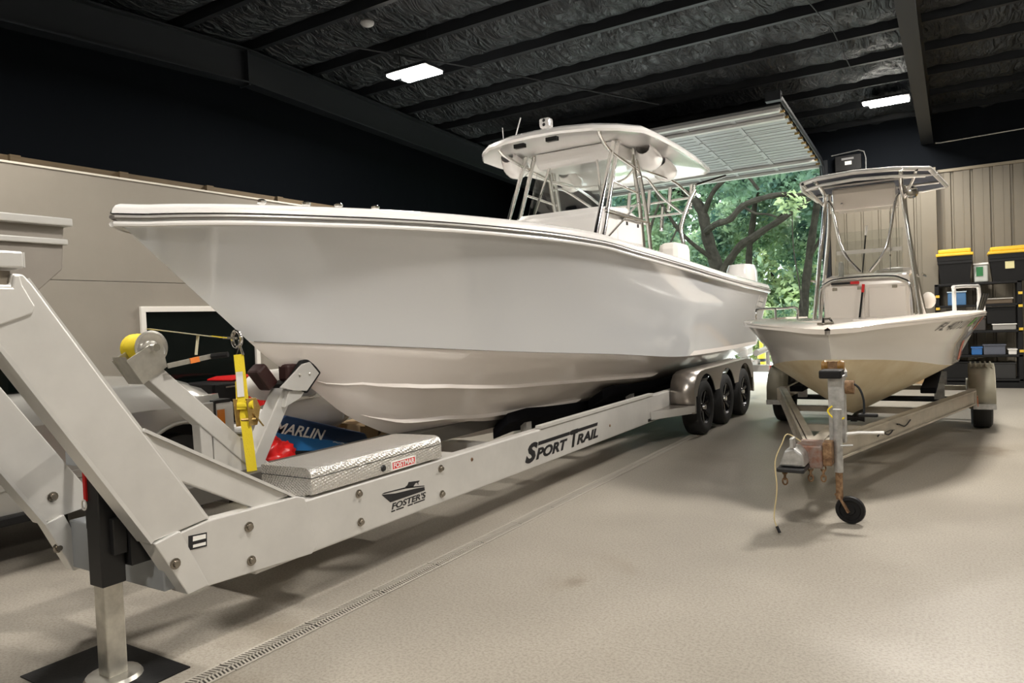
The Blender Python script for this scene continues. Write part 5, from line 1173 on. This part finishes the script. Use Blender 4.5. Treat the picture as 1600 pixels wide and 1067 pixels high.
fc = thing('fuel_can', (-5.75, 4.62, 0.60), 'red plastic fuel can standing on the pale cooler', 'can')
MB().box(-5.92, -5.62, 4.52, 4.86, 0.601, 0.70).part('can_body', RED, fc, bevel=0.03); MB().prism([(4.53, 0.69), (4.70, 0.69), (4.62, 0.93), (4.55, 0.93)], 'x', -5.9, -5.66).part('can_neck', RED, fc, bevel=0.02)
MB().lathe([(0.0, 0.03), (0.028, 0.03), (0.028, 0), (0, 0)], (-5.78, 4.585, 0.928), n=12).part('cap', BLACKP, fc, smooth=True)
tc_ = thing('tool_chest', (-7.0, 5.2, 0), 'tall black tool chest with red lid below the dark office window', 'tool chest')
MB().box(-7.4, -6.75, 4.75, 5.6, 0.0, 0.98).part('cabinet', BLACKP, tc_, bevel=0.01)
MB().prism([(5.08, 0.985), (5.63, 0.985), (5.63, 1.02), (5.20, 1.03), (5.08, 1.005)], 'x', -7.30, -6.85).part('lid', RED, tc_, bevel=0.01)
for z in (0.2, 0.42, 0.64, 0.82):
    d = MB().box(-6.755, -6.735, 4.79, 5.56, z, z+0.15).part('drawer', BLACKP, tc_, bevel=0.004); MB().box(-6.735, -6.715, 4.9, 5.45, z+0.11, z+0.125).part('handle', STEEL, d)

# storage shelf at the back wall
sh = thing('storage_shelf', (0.27, 15.33, 0), 'tall black plastic shelving unit against the tan cladding behind the small boat', 'shelf')
SY0, SY1 = 15.06, 15.56
for x in (-0.36, 0.86):
    for y in (SY0, SY1-0.05): MB().box(x, x+0.07, y, y+0.05, 0.10, 1.86).part('upright', BLACKP, sh, bevel=0.008)
    for z in (0.62, 1.0, 1.40, 1.62): MB().box(x+0.015, x+0.075, SY0-0.006, SY0, z, z+0.045).part('yellow_tag', mat('yellow_tag', (0.75, 0.50, 0.05), 0.5), sh)
for z in (0.14, 0.56, 0.99, 1.45, 1.84):
    b_ = MB(); b_.box(-0.36, 0.93, SY0, SY1, z-0.02, z+0.02); b_.part('shelf_board', BLACKP, sh, bevel=0.006)
MB().box(-0.36, 0.93, SY0, SY1, 0.0, 0.10).part('plinth', BLACKP, sh)
YL = mat('yellow_lid', (0.80, 0.50, 0.03), 0.45)
def tote(x0, x1, z0, h, label, y0=15.02):
    t = thing('storage_tote', ((x0+x1)/2, 15.3, z0), label, 'tote', 'black totes with yellow lids on the shelf top')
    w = 0.05; yb = y0+0.5
    rows = []
    for zz, k in ((0, 1.0), (h*0.72, 0.35), (h*0.73, 0.15), (h*0.82, 0.15), (h*0.83, 0.05), (h, 0.0)):
        rows.append([(x0+w*k, y0+w*k, z0+zz), (x1-w*k, y0+w*k, z0+zz), (x1-w*k, yb-w*k, z0+zz), (x0+w*k, yb-w*k, z0+zz)])
    m = MB().loft(rows, closed=True); m.add(rows[0], [(0, 1, 2, 3)]); m.add(rows[-1], [(0, 1, 2, 3)]); m.part('tub', BLACKP, t)
    MB().box(x0-0.015, x1+0.015, y0-0.015, yb+0.015, z0+h, z0+h+0.05).part('lid', YL, t, bevel=0.012); MB().box(x0+0.02, x1-0.02, y0+0.02, yb-0.02, z0+h+0.05, z0+h+0.125).part('lid_crown', YL, t, bevel=0.02)
    return t
t1 = tote(-0.31, 0.23, 1.862, 0.49, 'black storage tote with yellow lid on the left of the shelf top')
t2_ = tote(0.47, 1.02, 1.862, 0.47, 'black storage tote with yellow lid and white sticker on the right of the shelf top')
MB().box(0.70, 0.83, 15.038, 15.046, 2.07, 2.20).part('sticker', mat('white_sticker', (0.72, 0.66, 0.35), 0.5), t2_)
cbn = thing('clear_bin', (0.34, 15.2, 1.86), 'clear plastic bin with green contents between the two yellow-lidded totes', 'bin')
CLR = mat('cloudy_plastic', (0.62, 0.64, 0.60), 0.35, trans=0.25)
MB().box(0.245, 0.455, 15.1, 15.45, 1.862, 2.16).part('tub', CLR, cbn, bevel=0.02); MB().box(0.235, 0.465, 15.09, 15.46, 2.162, 2.20).part('lid', WHITEP, cbn, bevel=0.012); MB().box(0.28, 0.38, 15.093, 15.099, 1.97, 2.13).part('green_contents', mat('green_content', (0.02, 0.16, 0.05), 0.6), cbn)
def item(name, x0, x1, z0, z1, m_, label, cat, lid=None):
    t = thing(name, ((x0+x1)/2, 15.3, z0), label, cat)
    MB().box(x0, x1, 15.09, 15.42, z0+0.001, z1).part('body', m_, t, bevel=0.012)
    MB().box(x0-0.01, x1+0.01, 15.08, 15.43, z1, z1+0.02).part('rim', lid or m_, t, bevel=0.005)
BLUEP = mat('blue_plastic', (0.06, 0.16, 0.32), 0.4)
item('blue_bin', -0.16, 0.12, 1.47, 1.70, BLUEP, 'blue plastic bin on the second shelf from the top', 'bin', mat('pale_blue', (0.45, 0.55, 0.62), 0.5))
item('grey_case', 0.50, 0.84, 1.01, 1.10, mat('grey_case', (0.30, 0.29, 0.27), 0.5), 'flat grey case with pale rim on the middle shelf at right', 'case', WHITEP)
item('brown_carton', 0.35, 0.80, 1.47, 1.55, mat('brown_carton', (0.12, 0.09, 0.06), 0.8), 'low brown carton at the right of the second shelf', 'box', mat('pale_cloth', (0.42, 0.40, 0.36), 0.9))
item('dark_case', -0.05, 0.40, 1.01, 1.22, mat('dark_case', (0.05, 0.045, 0.04), 0.6), 'dark case on the middle shelf at left', 'case')
item('blue_case', 0.18, 0.34, 0.58, 0.70, mat('vivid_blue', (0.03, 0.14, 0.40), 0.4), 'small vivid blue case on the second shelf from the floor', 'case')
item('slate_bag', 0.36, 0.68, 0.58, 0.74, mat('slate_fabric', (0.10, 0.11, 0.14), 0.8), 'slate coloured tool bag on the second shelf from the floor', 'bag')
item('white_tub', 0.72, 0.84, 0.58, 0.66, WHITEP, 'small white tub at the right end of the second shelf from the floor', 'tub')
item('shade_filler_bin', -0.26, 0.30, 0.16, 0.44, mat('shade_filler_bin', (0.012, 0.012, 0.012), 0.6, spec=0.2), 'black bin added for the shaded inside of the bottom shelf, left end', 'bin')  # black bin added to darken the shaded inside of the shelf
item('tall_shade_filler', 0.42, 0.84, 1.12, 1.40, mat('shade_filler_bin', (0.012, 0.012, 0.012)), 'tall black filler for the shaded middle shelf, stacked on the grey case', 'bin')  # added black block, stands in for the shade above the grey case
item('shade_filler_box', -0.26, 0.14, 0.58, 0.90, mat('shade_filler_bin', (0.012, 0.012, 0.012)), 'black box added for the shaded left of the second shelf from the floor', 'toolbox')  # black box added in place of the shade within this shelf
item('black_crate', 0.36, 0.82, 0.16, 0.42, mat('black_crate', (0.02, 0.02, 0.02), 0.6), 'wide black crate on the bottom shelf', 'crate')
